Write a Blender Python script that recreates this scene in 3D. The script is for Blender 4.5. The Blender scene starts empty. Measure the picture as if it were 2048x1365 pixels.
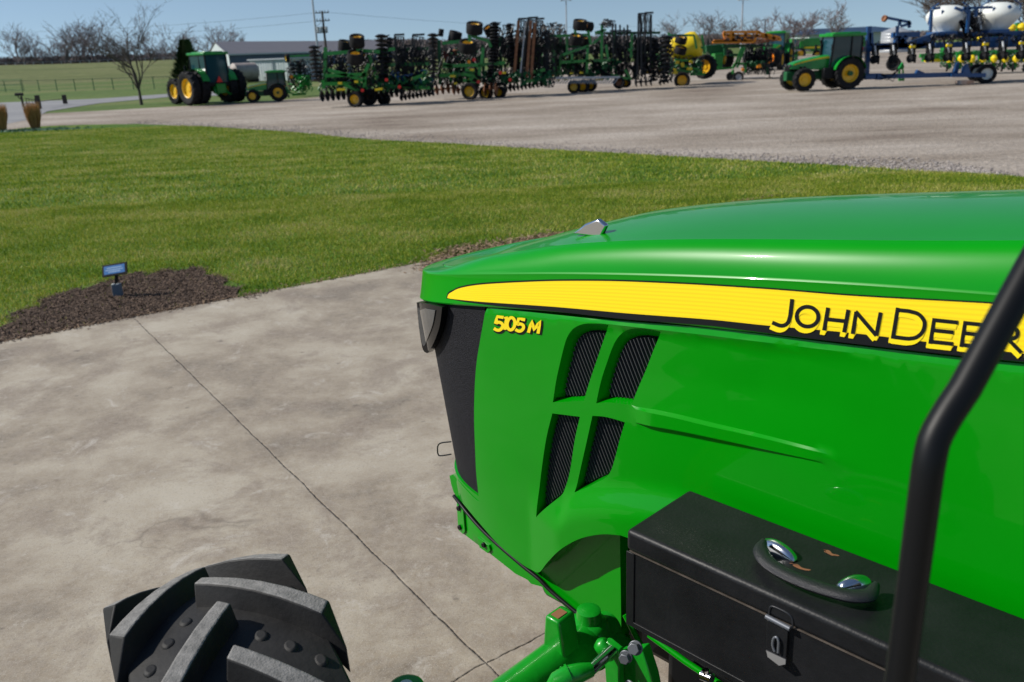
import bpy, bmesh, math, random
import numpy as np
from mathutils import Vector, Matrix
from mathutils.geometry import delaunay_2d_cdt
random.seed(7); np.random.seed(7)
rad = math.radians
C = bpy.context.scene.collection
# ------------------------------------------------------------------ camera
FPX, HC = 1700.0, 1.95                       # focal length in px of a 2048 px wide frame, eye height
RHO = math.atan(0.041); YH = 140 - 0.041*1024
TH = math.atan((682.5-YH)*math.cos(RHO)/FPX)
up = np.array([-math.sin(RHO)*math.cos(TH), math.cos(RHO)*math.cos(TH), math.sin(TH)])
fw = np.array([0, 0, -1.0]); fw = fw-up*fw.dot(up); fw /= np.linalg.norm(fw)
rt = np.cross(fw, up)
RC = np.array([rt, fw, up]); EYE = np.array([0, 0, HC])
cd = bpy.data.cameras.new('camera'); cam = bpy.data.objects.new('camera', cd); C.objects.link(cam)
M = Matrix.Identity(4)
for i in range(3):
    for j in range(3): M[i][j] = RC[i][j]
M[2][3] = HC
cam.matrix_world = M
cd.sensor_width = 36; cd.lens = 36*FPX/2048; cd.clip_start = 0.05; cd.clip_end = 3000
cd.dof.use_dof = True; cd.dof.focus_distance = 1.95; cd.dof.aperture_fstop = 6.2; cd.dof.aperture_blades = 0
S = bpy.context.scene; S.camera = cam
S.render.resolution_x = 1024; S.render.resolution_y = 682
# ------------------------------------------------------------------ world and sun
SUN_AZ, SUN_EL = -87.0, 38.0                  # azimuth from the heading, clockwise
w = bpy.data.worlds.new('World'); S.world = w; w.use_nodes = True
nt = w.node_tree; bg = nt.nodes['Background']
sky = nt.nodes.new('ShaderNodeTexSky'); sky.sky_type = 'NISHITA'; sky.sun_disc = False
sky.sun_elevation = rad(SUN_EL); sky.sun_rotation = rad(SUN_AZ)
sky.air_density = 1.0; sky.dust_density = 0.0; sky.ozone_density = 1.0; sky.altitude = 0
wtc = nt.nodes.new('ShaderNodeTexCoord'); wva = nt.nodes.new('ShaderNodeVectorMath'); wva.operation = 'ADD'; wva.inputs[1].default_value = (0, 0, .12)
nt.links.new(wtc.outputs['Generated'], wva.inputs[0]); nt.links.new(wva.outputs[0], sky.inputs['Vector'])
nt.links.new(sky.outputs[0], bg.inputs[0]); bg.inputs[1].default_value = 0.10
sd = bpy.data.lights.new('sun', 'SUN'); sun = bpy.data.objects.new('sun', sd); C.objects.link(sun)
sd.energy = 5.0; sd.angle = rad(0.5); sd.color = (1, 0.95, 0.87)
sdir = Vector((math.sin(rad(SUN_AZ))*math.cos(rad(SUN_EL)), math.cos(rad(SUN_AZ))*math.cos(rad(SUN_EL)), math.sin(rad(SUN_EL))))
sun.rotation_euler = sdir.to_track_quat('Z', 'Y').to_euler(); sun.location = (-30, 0, 30)
S.view_settings.view_transform = 'Standard'; S.view_settings.look = 'None'
S.view_settings.exposure = 0.03; S.view_settings.gamma = 1.0
try: S.view_settings.use_curve_mapping = False
except Exception: pass
# ------------------------------------------------------------------ picture geometry -> places
ZLOT = -0.55
def terr(x, y):
    t = min(1, max(0, (y-10)/18.0)); t = t*t*(3-2*t)
    return ZLOT*t
def ray(x, y): return RC @ np.array([x-1024.0, 682.5-y, -FPX])
def G(x, y, dz=0):
    r = ray(x, y); z = 0
    for _ in range(25):
        p = EYE+r*((z+dz-HC)/r[2]); z = 0.5*z+0.5*terr(p[0], p[1])
    p = EYE+r*((terr(p[0], p[1])+dz-HC)/r[2])
    return p
def P(x, y, Y):                                 # the point on a pixel's ray whose world y is Y
    r = ray(x, y); return EYE+r*(Y/r[1])
def mpp(Y): return Y*1.0/(FPX*math.cos(TH))      # metres per pixel near the horizon at world y Y
# main tractor frame: s forward, v to its left (towards the camera), z up
PHI = rad(44); VC = 1.70
FD = np.array([-math.sin(PHI), math.cos(PHI), 0]); LD = np.array([-math.cos(PHI), -math.sin(PHI), 0])
OD = -LD*VC
def onv(x, y, v):
    r = ray(x, y); t = (v-(EYE-OD).dot(LD))/r.dot(LD); p = EYE+r*t
    return (p-OD).dot(FD), p[2]
def ons(x, y, s):
    r = ray(x, y); t = (s-(EYE-OD).dot(FD))/r.dot(FD); p = EYE+r*t
    return (p-OD).dot(LD), p[2]
# ------------------------------------------------------------------ materials
def nd(t, k, **kw):
    n = t.nodes.new(k)
    for a, b in kw.items(): setattr(n, a, b)
    return n
def mat(name, col, rough=0.5, metal=0.0, spec=0.5, coat=0.0, coat_r=0.05, var=0.0, vscale=6.0, col2=None, bump=0.0, bscale=60.0, detail=4, emit=None, trans=0, rvar=0.0):
    m = bpy.data.materials.new(name); m.use_nodes = True; t = m.node_tree
    b = t.nodes['Principled BSDF']; I = b.inputs
    I['Base Color'].default_value = (*col, 1); I['Roughness'].default_value = rough; I['Metallic'].default_value = metal
    I['Specular IOR Level'].default_value = spec; I['Coat Weight'].default_value = coat; I['Coat Roughness'].default_value = coat_r
    if trans: I['Transmission Weight'].default_value = trans
    tc = nd(t, 'ShaderNodeTexCoord')
    if var or col2 or rvar:
        n = nd(t, 'ShaderNodeTexNoise'); n.inputs['Scale'].default_value = vscale; n.inputs['Detail'].default_value = detail
        n.inputs['Roughness'].default_value = 0.65
        t.links.new(tc.outputs['Object'], n.inputs['Vector'])
        r = nd(t, 'ShaderNodeValToRGB'); r.color_ramp.elements[0].position = 0.3; r.color_ramp.elements[1].position = 0.7
        c2 = col2 if col2 else tuple(min(1, c*(1+var)) for c in col)
        c1 = col if col2 else tuple(c*(1-var) for c in col)
        r.color_ramp.elements[0].color = (*c1, 1); r.color_ramp.elements[1].color = (*c2, 1)
        t.links.new(n.outputs['Fac'], r.inputs[0]); t.links.new(r.outputs[0], I['Base Color'])
        if rvar:
            mr = nd(t, 'ShaderNodeMapRange'); mr.inputs[3].default_value = rough-rvar; mr.inputs[4].default_value = rough+rvar
            t.links.new(n.outputs['Fac'], mr.inputs[0]); t.links.new(mr.outputs[0], I['Roughness'])
    if bump:
        n2 = nd(t, 'ShaderNodeTexNoise'); n2.inputs['Scale'].default_value = bscale; n2.inputs['Detail'].default_value = 3
        t.links.new(tc.outputs['Object'], n2.inputs['Vector'])
        bp = nd(t, 'ShaderNodeBump'); bp.inputs['Strength'].default_value = bump; bp.inputs['Distance'].default_value = 0.01
        t.links.new(n2.outputs['Fac'], bp.inputs['Height']); t.links.new(bp.outputs[0], I['Normal'])
    return m
MT = {}
MT['green'] = mat('green_paint', (0.0, 0.25, 0.0015), 0.33, coat=0.36, coat_r=0.03, spec=0.16, var=0.05, vscale=3)
MT['green_cast'] = mat('green_cast_paint', (0.004, 0.26, 0.012), 0.36, spec=.3, coat=0.3, coat_r=0.1, var=0.12, vscale=14, bump=0.12, bscale=45)
MT['bgreen'] = mat('yard_green', (0.005, 0.23, 0.02), 0.35, coat=0.3, var=0.25, vscale=3)
MT['dgreen'] = mat('dark_green', (0.006, 0.10, 0.028), 0.5, var=0.3, vscale=3)
MT['yellow'] = mat('wheel_yellow', (0.75, 0.44, 0.005), 0.4, coat=0.2, var=0.1)
MT['byellow'] = mat('tank_yellow', (0.85, 0.62, 0.01), 0.4, var=0.08)
MT['black'] = mat('black_paint', (0.0045, 0.005, 0.006), 0.45, spec=.22)
MT['gloss_black'] = mat('gloss_black', (0.003, 0.003, 0.004), 0.25, spec=.4)
MT['rubber'] = mat('rubber', (0.013, 0.013, 0.014), 0.75, spec=.2, var=0.4, vscale=5, bump=0.2, bscale=40)
MT['steel'] = mat('dark_steel', (0.012, 0.013, 0.016), 0.45, spec=.4, metal=0.0, var=0.4, vscale=4)
MT['chrome'] = mat('chrome', (0.62, 0.63, 0.66), 0.16, metal=1)
MT['zinc'] = mat('zinc_bolt', (0.17, 0.18, 0.20), 0.42, metal=0.5)
MT['rust'] = mat('rusty_steel', (0.16, 0.06, 0.025), 0.8, col2=(0.30, 0.13, 0.06), vscale=5)
MT['orange'] = mat('orange_paint', (0.95, 0.29, 0.005), 0.45, var=0.15)
MT['red'] = mat('red_marker', (0.75, 0.02, 0.01), 0.4)
MT['redpaint'] = mat('red_paint', (0.30, 0.03, 0.02), 0.5, var=0.2)
MT['blue'] = mat('blue_paint', (0.008, 0.065, 0.20), 0.4, coat=0.2, var=0.2)
MT['white'] = mat('white_plastic', (0.75, 0.77, 0.72), 0.45, var=0.04)
MT['grey'] = mat('galvanised', (0.42, 0.44, 0.46), 0.45, metal=0.3, var=0.1)
MT['glass'] = mat('cab_glass', (0.012, 0.055, 0.07), 0.06, spec=0.7)
MT['mirror'] = mat('lens_glass', (0.05, 0.052, 0.055), 0.2, metal=0.3, coat=.5, col2=(.12, .12, .12), vscale=9)
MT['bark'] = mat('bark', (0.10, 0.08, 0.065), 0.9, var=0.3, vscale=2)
MT['barkhaze'] = mat('hazed_bark', (0.17, 0.14, 0.14), 0.95, var=0.2, vscale=.4)  # distant bark paled towards purple, with the haze put into the colour
MT['needles'] = mat('needles', (0.02, 0.055, 0.015), 0.8, col2=(0.05, 0.10, 0.02), vscale=1.5)
MT['wood'] = mat('weathered_wood', (0.05, 0.038, 0.03), 0.85, var=0.3, vscale=9)
MT['roof'] = mat('barn_roof', (0.16, 0.15, 0.16), 0.5, metal=0.1, var=0.06, vscale=.5)
MT['barnblue_shade'] = mat('barn_shaded_blue_wall', (0.055, 0.09, 0.14), 0.6, var=0.08, vscale=.5)  # blue-grey front wall, with the darkness of its shaded side in the colour
MT['barnwhite'] = mat('pale_wall', (0.50, 0.56, 0.56), 0.6, var=0.05, vscale=.4)
MT['navy'] = mat('navy_roof', (0.02, 0.045, 0.09), 0.5, var=0.1, vscale=.3)
MT['straw'] = mat('straw', (0.42, 0.22, 0.07), 0.9, col2=(0.55, 0.33, 0.13), vscale=8)
# ------------------------------------------------------------------ mesh builder
MW = {}
class MB:
    def __init__(s, M=None): s.v = []; s.f = []; s.M = M
    def add(s, vs, fs):
        n = len(s.v)
        for p in vs:
            p = np.array(p, float)
            if s.M is not None: p = s.M[:3, :3] @ p+s.M[:3, 3]
            s.v.append(p)
        s.f += [tuple(i+n for i in f) for f in fs]
    def box(s, c, d, R=None, taper=1.0):
        vs = []
        for z in (-.5, .5):
            k = 1 if z < 0 else taper
            for x, y in ((-.5, -.5), (.5, -.5), (.5, .5), (-.5, .5)):
                p = np.array([x*d[0]*k, y*d[1]*k, z*d[2]])
                if R is not None: p = R @ p
                vs.append(np.array(c)+p)
        s.add(vs, [(0, 3, 2, 1), (4, 5, 6, 7), (0, 1, 5, 4), (1, 2, 6, 5), (2, 3, 7, 6), (3, 0, 4, 7)])
    def frame(s, d):
        d = np.array(d, float); L = np.linalg.norm(d)
        if L < 1e-9: d = np.array([0, 0, 1.]); L = 1
        d = d/L
        a = np.array([0, 0, 1.]) if abs(d[2]) < .95 else np.array([1., 0, 0])
        u = np.cross(a, d); u /= np.linalg.norm(u); w = np.cross(d, u); return u, w
    def bar(s, p, q, a, b=None):
        p = np.array(p, float); q = np.array(q, float); b = b or a
        u, w = s.frame(q-p); vs = []
        for c in (p, q):
            for i, j in ((-1, -1), (1, -1), (1, 1), (-1, 1)): vs.append(c+u*i*a/2+w*j*b/2)
        s.add(vs, [(0, 3, 2, 1), (4, 5, 6, 7), (0, 1, 5, 4), (1, 2, 6, 5), (2, 3, 7, 6), (3, 0, 4, 7)])
    def cone(s, p, q, r0, r1, n=12, cap=True):
        p = np.array(p, float); q = np.array(q, float); u, w = s.frame(q-p); vs = []
        for c, r in ((p, r0), (q, r1)):
            for i in range(n):
                a = 2*math.pi*i/n; vs.append(c+(u*math.cos(a)+w*math.sin(a))*r)
        fs = [(i, (i+1) % n, n+(i+1) % n, n+i) for i in range(n)]
        if cap: fs += [tuple(range(n-1, -1, -1)), tuple(range(n, 2*n))]
        s.add(vs, fs)
    def cyl(s, p, q, r, n=12): s.cone(p, q, r, r, n)
    def tube(s, pts, r, n=10, cap=True):
        pts = [np.array(p, float) for p in pts]; m = len(pts); vs = []
        rs = r if hasattr(r, '__len__') else [r]*m
        u = None
        for i in range(m):
            d = pts[min(i+1, m-1)]-pts[max(i-1, 0)]; d /= np.linalg.norm(d)+1e-12
            if u is None: u, _ = s.frame(d)
            u = u-d*u.dot(d); u /= np.linalg.norm(u)+1e-12; w = np.cross(d, u)
            for k in range(n):
                a = 2*math.pi*k/n; vs.append(pts[i]+(u*math.cos(a)+w*math.sin(a))*rs[i])
        fs = [(i*n+k, i*n+(k+1) % n, (i+1)*n+(k+1) % n, (i+1)*n+k) for i in range(m-1) for k in range(n)]
        if cap: fs += [tuple(range(n-1, -1, -1)), tuple(range((m-1)*n, m*n))]
        s.add(vs, fs)
    def lathe(s, prof, c, ax, n=24):            # prof: list of (along axis, radius)
        c = np.array(c, float); ax = np.array(ax, float); ax /= np.linalg.norm(ax); u, w = s.frame(ax); vs = []
        for a, r in prof:
            for i in range(n):
                t = 2*math.pi*i/n; vs.append(c+ax*a+(u*math.cos(t)+w*math.sin(t))*max(r, 1e-4))
        m = len(prof)
        s.add(vs, [(i*n+k, i*n+(k+1) % n, (i+1)*n+(k+1) % n, (i+1)*n+k) for i in range(m-1) for k in range(n)])
    def prism(s, poly, ax, d):                  # poly: 3D points in a plane, extruded by vector ax*d
        n = len(poly); e = np.array(ax, float)*d
        vs = [np.array(p, float) for p in poly]+[np.array(p, float)+e for p in poly]
        s.add(vs, [tuple(range(n-1, -1, -1)), tuple(range(n, 2*n))]+[(i, (i+1) % n, n+(i+1) % n, n+i) for i in range(n)])
    def grid(s, A, flip=False):
        h, w_ = len(A), len(A[0]); vs = [p for r in A for p in r]; fs = []
        for i in range(h-1):
            for j in range(w_-1):
                f = (i*w_+j, i*w_+j+1, (i+1)*w_+j+1, (i+1)*w_+j); fs.append(f[::-1] if flip else f)
        s.add(vs, fs)
    def build(s, name, m, parent=None, smooth=None, bevel=0, seg=2, label=None, cat=None, group=None, kind=None):
        return mesh_obj(name, s.v, s.f, m, parent, smooth, bevel, seg, label, cat, group, kind)
def tag(o, label=None, cat=None, group=None, kind=None):
    if label: o['label'] = label
    if cat: o['category'] = cat
    if group: o['group'] = group
    if kind: o['kind'] = kind
    return o
def mesh_obj(name, v, f, m, parent=None, smooth=None, bevel=0, seg=2, label=None, cat=None, group=None, kind=None):
    v = np.array(v, float).reshape(-1, 3)
    mw = np.eye(4)
    if parent is not None:
        mw = MW[parent.name]
    elif len(v) and kind is None:
        c = v.mean(0); mw = np.eye(4); mw[:3, 3] = (c[0], c[1], v[:, 2].min())
    inv = np.linalg.inv(mw); v = v @ inv[:3, :3].T+inv[:3, 3]
    me = bpy.data.meshes.new(name)
    me.from_pydata(v.tolist(), [], [tuple(int(i) for i in q) for q in f]); me.update()
    o = bpy.data.objects.new(name, me); C.objects.link(o)
    if m: me.materials.append(MT[m] if isinstance(m, str) else m)
    if parent is not None: o.parent = parent
    else: o.matrix_world = Matrix(mw.tolist())
    MW[o.name] = mw
    if smooth:
        me.polygons.foreach_set('use_smooth', [True]*len(me.polygons))
        try: me.set_sharp_from_angle(angle=rad(smooth))
        except Exception: pass
    if bevel:
        b = o.modifiers.new('bevel', 'BEVEL'); b.width = bevel; b.segments = seg; b.limit_method = 'ANGLE'; b.angle_limit = rad(35)
        b.harden_normals = False
        me.polygons.foreach_set('use_smooth', [True]*len(me.polygons))
        try: me.set_sharp_from_angle(angle=rad(40))
        except Exception: pass
    return tag(o, label, cat, group, kind)
def thing(name, label, cat, loc=(0, 0, 0), ang=0, group=None):
    o = bpy.data.objects.new(name, None); C.objects.link(o); o.empty_display_size = .2
    m = np.eye(4); c, s_ = math.cos(ang), math.sin(ang); m[0, 0] = c; m[0, 1] = -s_; m[1, 0] = s_; m[1, 1] = c; m[:3, 3] = loc
    o.matrix_world = Matrix(m.tolist()); MW[o.name] = m
    return tag(o, label, cat, group)
def azang(deg): return rad(90-deg)              # local +x pointing to azimuth deg (clockwise from the heading)
# ------------------------------------------------------------------ 2D helpers
def crv(pts, n=6):                              # smooth curve through points
    pts = [np.array(p, float) for p in pts]; out = []
    if len(pts) < 3: return [tuple(p) for p in pts]
    e = [2*pts[0]-pts[1]]+pts+[2*pts[-1]-pts[-2]]
    for i in range(1, len(e)-2):
        p0, p1, p2, p3 = e[i-1:i+3]
        for k in range(n):
            t = k/n; out.append(tuple(.5*((2*p1)+(-p0+p2)*t+(2*p0-5*p1+4*p2-p3)*t*t+(-p0+3*p1-3*p2+p3)*t**3)))
    out.append(tuple(pts[-1])); return out
def dens(pts, step):                            # straight subdivision
    out = []
    for a, b in zip(pts, pts[1:]):
        a = np.array(a, float); b = np.array(b, float); k = max(1, int(np.linalg.norm(b-a)/step))
        out += [tuple(a+(b-a)*i/k) for i in range(k)]
    out.append(tuple(pts[-1])); return out
def inpoly(p, poly):
    P_ = np.asarray(poly); x, y = p[:, 0][:, None], p[:, 1][:, None]
    x0, y0 = P_[:, 0][None], P_[:, 1][None]; x1, y1 = np.roll(P_[:, 0], -1)[None], np.roll(P_[:, 1], -1)[None]
    c = ((y0 > y) != (y1 > y)) & (x < (x1-x0)*(y-y0)/(y1-y0+1e-30)+x0)
    return c.sum(1) % 2 == 1
def near_poly(p, q, d):                         # True where p is nearer than d to any vertex of q
    q = np.asarray(q); return (np.min(np.linalg.norm(p[:, None]-q[None], axis=2), axis=1) < d)
def cdt(outline, holes=(), extra=(), res=.02):
    loops = [list(outline)]+[list(h) for h in holes]
    V, E = [], []
    for lp in loops:
        if np.linalg.norm(np.array(lp[0])-np.array(lp[-1])) < 1e-7: lp = lp[:-1]
        n = len(V); V += lp; E += [(n+i, n+(i+1) % len(lp)) for i in range(len(lp))]
    for ln in extra:
        n = len(V); V += list(ln); E += [(n+i, n+i+1) for i in range(len(ln)-1)]
    A = np.array(V); lo, hi = A.min(0), A.max(0)
    gx, gy = np.meshgrid(np.arange(lo[0], hi[0], res), np.arange(lo[1], hi[1], res)); gx = gx+(np.arange(gx.shape[0]) % 2)[:, None]*res/2
    g = np.stack([gx.ravel(), gy.ravel()], 1)
    k = inpoly(g, outline)
    for h in holes: k &= ~inpoly(g, h)
    g = g[k]
    if len(g): g = g[~near_poly(g, A, res*.55)]
    V2 = [Vector(p) for p in V]+[Vector(p) for p in g]
    r = delaunay_2d_cdt(V2, E, [], 0, 1e-6)
    vv = np.array([(p.x, p.y) for p in r[0]]); tri = [f for f in r[2]]
    cen = np.array([vv[list(f)].mean(0) for f in tri]); k = inpoly(cen, outline)
    for h in holes: k &= ~inpoly(cen, h)
    return vv, [tri[i] for i in range(len(tri)) if k[i]]
def sheet(outline, vf, holes=(), extra=(), res=.02, depth=0, off=0, nowall=()):
    """flat outline in (s,z) laid on the surface v=vf(s,z); depth: walls turned inwards"""
    vv, tri = cdt(outline, holes, extra, res)
    b = MB(); pts = [OD+FD*s+LD*(vf(s, z)+off)+np.array([0, 0, z]) for s, z in vv]
    fs = []
    for f in tri:
        a, c, d = (pts[i] for i in f[:3])
        n = np.cross(c-a, d-a); fs.append(tuple(f) if n.dot(LD) > 0 else tuple(f[::-1]))
    b.add(pts, fs)
    if depth:
        ec = {}
        for f in fs:
            for i in range(len(f)):
                e = (f[i], f[(i+1) % len(f)]); ec[e] = 1
        be = [e for e in ec if (e[1], e[0]) not in ec]
        hv = {(round(s_, 5), round(z_, 5)) for h in nowall for s_, z_ in h}
        be = [e for e in be if not all((round(vv[i][0], 5), round(vv[i][1], 5)) in hv for i in e)]
        idx = sorted({i for e in be for i in e}); mp = {i: k for k, i in enumerate(idx)}
        n0 = len(b.v)
        for i in idx: b.v.append(pts[i]-LD*depth)
        for a, c in be: b.f.append((c, a, n0+mp[a], n0+mp[c]))
    return b
# ------------------------------------------------------------------ the large green tractor in the foreground
S0, SA, PW = 1.30, 0.66, 4.5
def prof(s):
    if s <= S0: return .36
    t = min(1.0, (s-S0)/SA); return .36*math.sqrt(max(0, 1-t**PW))
def lean(z): return .18*max(0, 1.33-z)
def vbase(s, z): return prof(s+lean(z))
def hit(x, y, vf):
    last = None; best = (9, None)
    for v in np.arange(.46, -.02, -.01):
        s, z = onv(x, y, v); g = v-vf(s, z)
        if abs(g) < best[0]: best = (abs(g), (s, z))
        if last is not None and last[1] > 0 >= g:
            a, b = last[0], v
            for _ in range(25):
                m = (a+b)/2; s, z = onv(x, y, m)
                if m-vf(s, z) > 0: a = m
                else: b = m
            return (float(s), float(z))
        last = (v, g)
    return (float(best[1][0]), float(best[1][1]))
def H(pts, vf=vbase): return [hit(x, y, vf) for x, y in pts]
pF = [(890,611.5),(972,614),(1201,637.5),(1420,656),(1653,684.5),(1919,715.5),(2048,728.5)]
pC = [(881,549),(1007,550),(1113,548),(1260,549),(1420,554),(1495,561),(1716,570),(1970,589),(2048,595)]
pB = [(949,521),(1069,498),(1186,486),(1420,483),(1716,481),(1938,483),(2048,485)]
def fit(L, d=3):
    L = np.array(L); return np.poly1d(np.polyfit(L[:, 0], L[:, 1], d))
zF = fit(H(pF)); zC = fit(H(pC, lambda s, z: prof(s)-.012)); zBf = fit([onv(x, y, .305) for x, y in pB])
def zB(s): return max(float(zBf(s)), float(zC(s))+.008)
def vband(s, z):
    a, b = float(zF(s)), float(zC(s)); return prof(s)-.012*min(1, max(0, (z-a)/(b-a)))
TR = thing('tractor', 'large green farm tractor with yellow hood stripe filling the right foreground', 'tractor', OD, math.atan2(FD[1], FD[0]))
def TP(s, v, z): return OD+FD*s+LD*v+np.array([0, 0, z])
# plan curve parameter 0..1 from rear left, round the nose, to rear right
def plan(n_side=26, n_nose=20, s_rear=-.12):
    out = [(s, 1.0) for s in np.linspace(s_rear, S0, n_side)[:-1]]
    th = np.linspace(0, math.pi/2, n_nose)
    for a in th: out.append((S0+SA*math.sin(a)**(2/PW), math.cos(a)))
    L = [(s, .36*k) for s, k in out]; return L+[(s, -v) for s, v in L[-2::-1]]
PL = plan()
def ring(send, vmax, zf):
    k = (send-S0)/SA; out = []
    for s, v in PL:
        s2 = s if s < S0 else S0+(s-S0)*k
        out.append((s2, v/.36*vmax, float(zf(s2))))
    return out
rows = []
rows.append(ring(1.95, .352, lambda s: zF(s)+.006)); rows.append(ring(1.955, .358, lambda s: zF(s)+.002)); rows.append(ring(1.96, .36, lambda s: zF(s)+.006))
for t in (.25, .5, .75, .94): rows.append(ring(1.96-.012*t, .36-.012*t, lambda s, t=t: zF(s)*(1-t)+zC(s)*t))
rows.append(ring(1.947, .3492, lambda s: zC(s)+.0002)); rows.append(ring(1.9465, .3474, lambda s: zC(s)+.0034))
sh = [(0.0, 0.0), (.03, .10), (.10, .25), (.2, .42), (.34, .60), (.52, .78), (.70, .90), (.86, .97), (.96, 1.0)]
for a, b in sh: rows.append(ring(1.945-.06*a-.0*b, .3466-.0416*a, lambda s, b=b: zC(s)+.0042+(zB(s)-zC(s)-.0042)*b))
rows.append(ring(1.884, .304, lambda s: zB(s)-.0015)); rows.append(ring(1.882, .300, lambda s: zB(s)+.001))
for t in (.06, .15, .3, .45, .6, .75, .9, .97, 1.0):
    rows.append(ring(1.882-.0*t, .300*(1-t), lambda s, t=t: zB(s)+.024*(1-(1-t)**2)*min(1, max(0, (1.9-s)/.5))))
for i in range(len(rows)-9, len(rows)):
    t = (.06, .15, .3, .45, .6, .75, .9, .97, 1.0)[i-(len(rows)-9)]
    rows[i] = [(s if s < S0 else S0+(s-S0)*(1-.10*t), v, z) for s, v, z in rows[i]]
hb = MB(); hb.grid([[TP(*p) for p in r] for r in rows], flip=True)
hb.build('hood', 'green', TR, smooth=22)
hood_part = bpy.data.objects['hood']
# rear cowl that closes the hood
cw = MB(); cw.prism([TP(-.12, v, z) for v, z in ((-.35, .9), (.35, .9), (.35, 1.50), (.30, 1.60), (-.30, 1.60), (-.35, 1.50))], -FD, .12)
cw.build('cowl', 'black', TR, bevel=.01)
# inner dark bay behind the louvres
ib = MB(); ib.box(TP(.75, 0, .98), (1.5, .50, .56), R=np.array([FD, LD, [0, 0, 1]]).T); ib.build('engine_bay', 'black', TR)
# stripe decal with its black border
top_px = crv([(895.6,596),(898,589),(905,584),(922.5,576),(966.5,569),(1054,564),(1127.6,562),(1230,562.5),(1332.7,566.5),(1420,571),(1558,580),(1716,592.5),(1969.6,606.5),(2048,612)], 5)
yb_px = crv([(895.6,596),(908,598.3),(966.5,604),(1113,614),(1259.5,627),(1420,639),(1536,651),(1716,667),(1938,694),(2048,707)], 5)
kb_px = crv([(895.6,596),(908,599.8),(966.5,609),(1113,623.5),(1259.5,639.5),(1420,651.5),(1558,669.5),(1716,688.5),(1919,711.5),(2048,724)], 5)
kt_px = [(x-1.5 if x < 906 else x, y-3.2) for x, y in top_px]
def ext(L, s1=.02):                             # carry a decal edge on behind the picture's edge
    (a, b), (c, d) = L[-2], L[-1]; m = (d-b)/(c-a); return L+[(s1, d+m*(s1-c))]
Tt, Yb, Kb, Kt = (ext(H(q, vband)) for q in (top_px, yb_px, kb_px, kt_px))
sheet([hit(893, 597, vband)]+Kb[1:]+Kt[1:][::-1], vband, res=.025, off=.0012).build('stripe_border', 'black', TR, smooth=60)
MY = mat('stripe_yellow', (0.93, 0.70, 0.0), 0.35, coat=0.4)
t = MY.node_tree; at_ = nd(t, 'ShaderNodeAttribute', attribute_name='across'); ma = nd(t, 'ShaderNodeMath', operation='MULTIPLY'); ma.inputs[1].default_value = 8.5*2*math.pi
mc = nd(t, 'ShaderNodeMath', operation='SINE'); mr = nd(t, 'ShaderNodeMapRange'); mr.inputs[1].default_value = -.3; mr.inputs[2].default_value = 1.
mx = nd(t, 'ShaderNodeMix', data_type='RGBA'); mx.inputs[6].default_value = (0.93, 0.70, 0.0, 1); mx.inputs[7].default_value = (0.88, 0.61, 0.0, 1)
t.links.new(at_.outputs['Fac'], ma.inputs[0]); t.links.new(ma.outputs[0], mc.inputs[0]); t.links.new(mc.outputs[0], mr.inputs[0]); t.links.new(mr.outputs[0], mx.inputs[0]); t.links.new(mx.outputs[2], t.nodes['Principled BSDF'].inputs['Base Color'])
yb = sheet(Yb+Tt[1:][::-1], vband, res=.02, off=.002); so = yb.build('stripe', MY, TR, smooth=60)
TtA = np.array(sorted(Tt)); YbA = np.array(sorted(Yb)); att = so.data.attributes.new('across', 'FLOAT', 'POINT'); vals = []
for p in yb.v:
    q = p-OD; s = q.dot(FD); a = np.interp(s, YbA[:, 0], YbA[:, 1]); b = np.interp(s, TtA[:, 0], TtA[:, 1]); vals.append((q[2]-a)/max(.02, b-a))
att.data.foreach_set('value', vals)
MT['letter_yellow'] = mat('letter_yellow', (0.93, 0.70, 0.0), 0.35, coat=.4)
# lettering: pen strokes laid on the band
def stroke_mesh(strokes, wid, conv, off, vf, shift=(0, 0)):
    b = MB()
    for st in strokes:
        pts = [np.array(p, float)+np.array(shift) for p in st]; n = len(pts); Lf, Rg = [], []
        cl = np.linalg.norm(pts[0]-pts[-1]) < 1e-6
        for i in range(n):
            if cl: d = pts[(i+1) % (n-1)]-pts[(i-1) % (n-1)] if 0 < i < n-1 else pts[1]-pts[n-2]
            else: d = pts[min(i+1, n-1)]-pts[max(i-1, 0)]
            d = d/(np.linalg.norm(d)+1e-9); m = np.array([-d[1], d[0]])*wid/2
            if not cl and not hasattr(st, 'x'):
                pass
            Lf.append(pts[i]+m); Rg.append(pts[i]-m)
        q = [conv(p) for p in Lf]+[conv(p) for p in Rg]
        V = [OD+FD*s+LD*(vf(s, z)+off)+np.array([0, 0, z]) for s, z in [hit(x, y, vf) for x, y in q]]
        fs = []
        for i in range(n-1):
            f = (i, i+1, n+i+1, n+i); a, c, d = (V[j] for j in f[:3])
            fs.append(f if np.cross(c-a, d-a).dot(LD) > 0 else f[::-1])
        b.add(V, fs)
        off += .000006
    return b
def arc(cx, cy, rx, ry, a0, a1, n=18, sk=0.0):
    return [(cx+rx*math.cos(rad(a))+sk*ry*math.sin(rad(a)), cy+ry*math.sin(rad(a))+.12*rx*math.cos(rad(a))) for a in np.linspace(a0, a1, n)]
def ln(*p): return dens(list(p), 22)
cv2 = lambda p: (1400+p[0]/3.1605, 380+p[1]/3.16)
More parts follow.
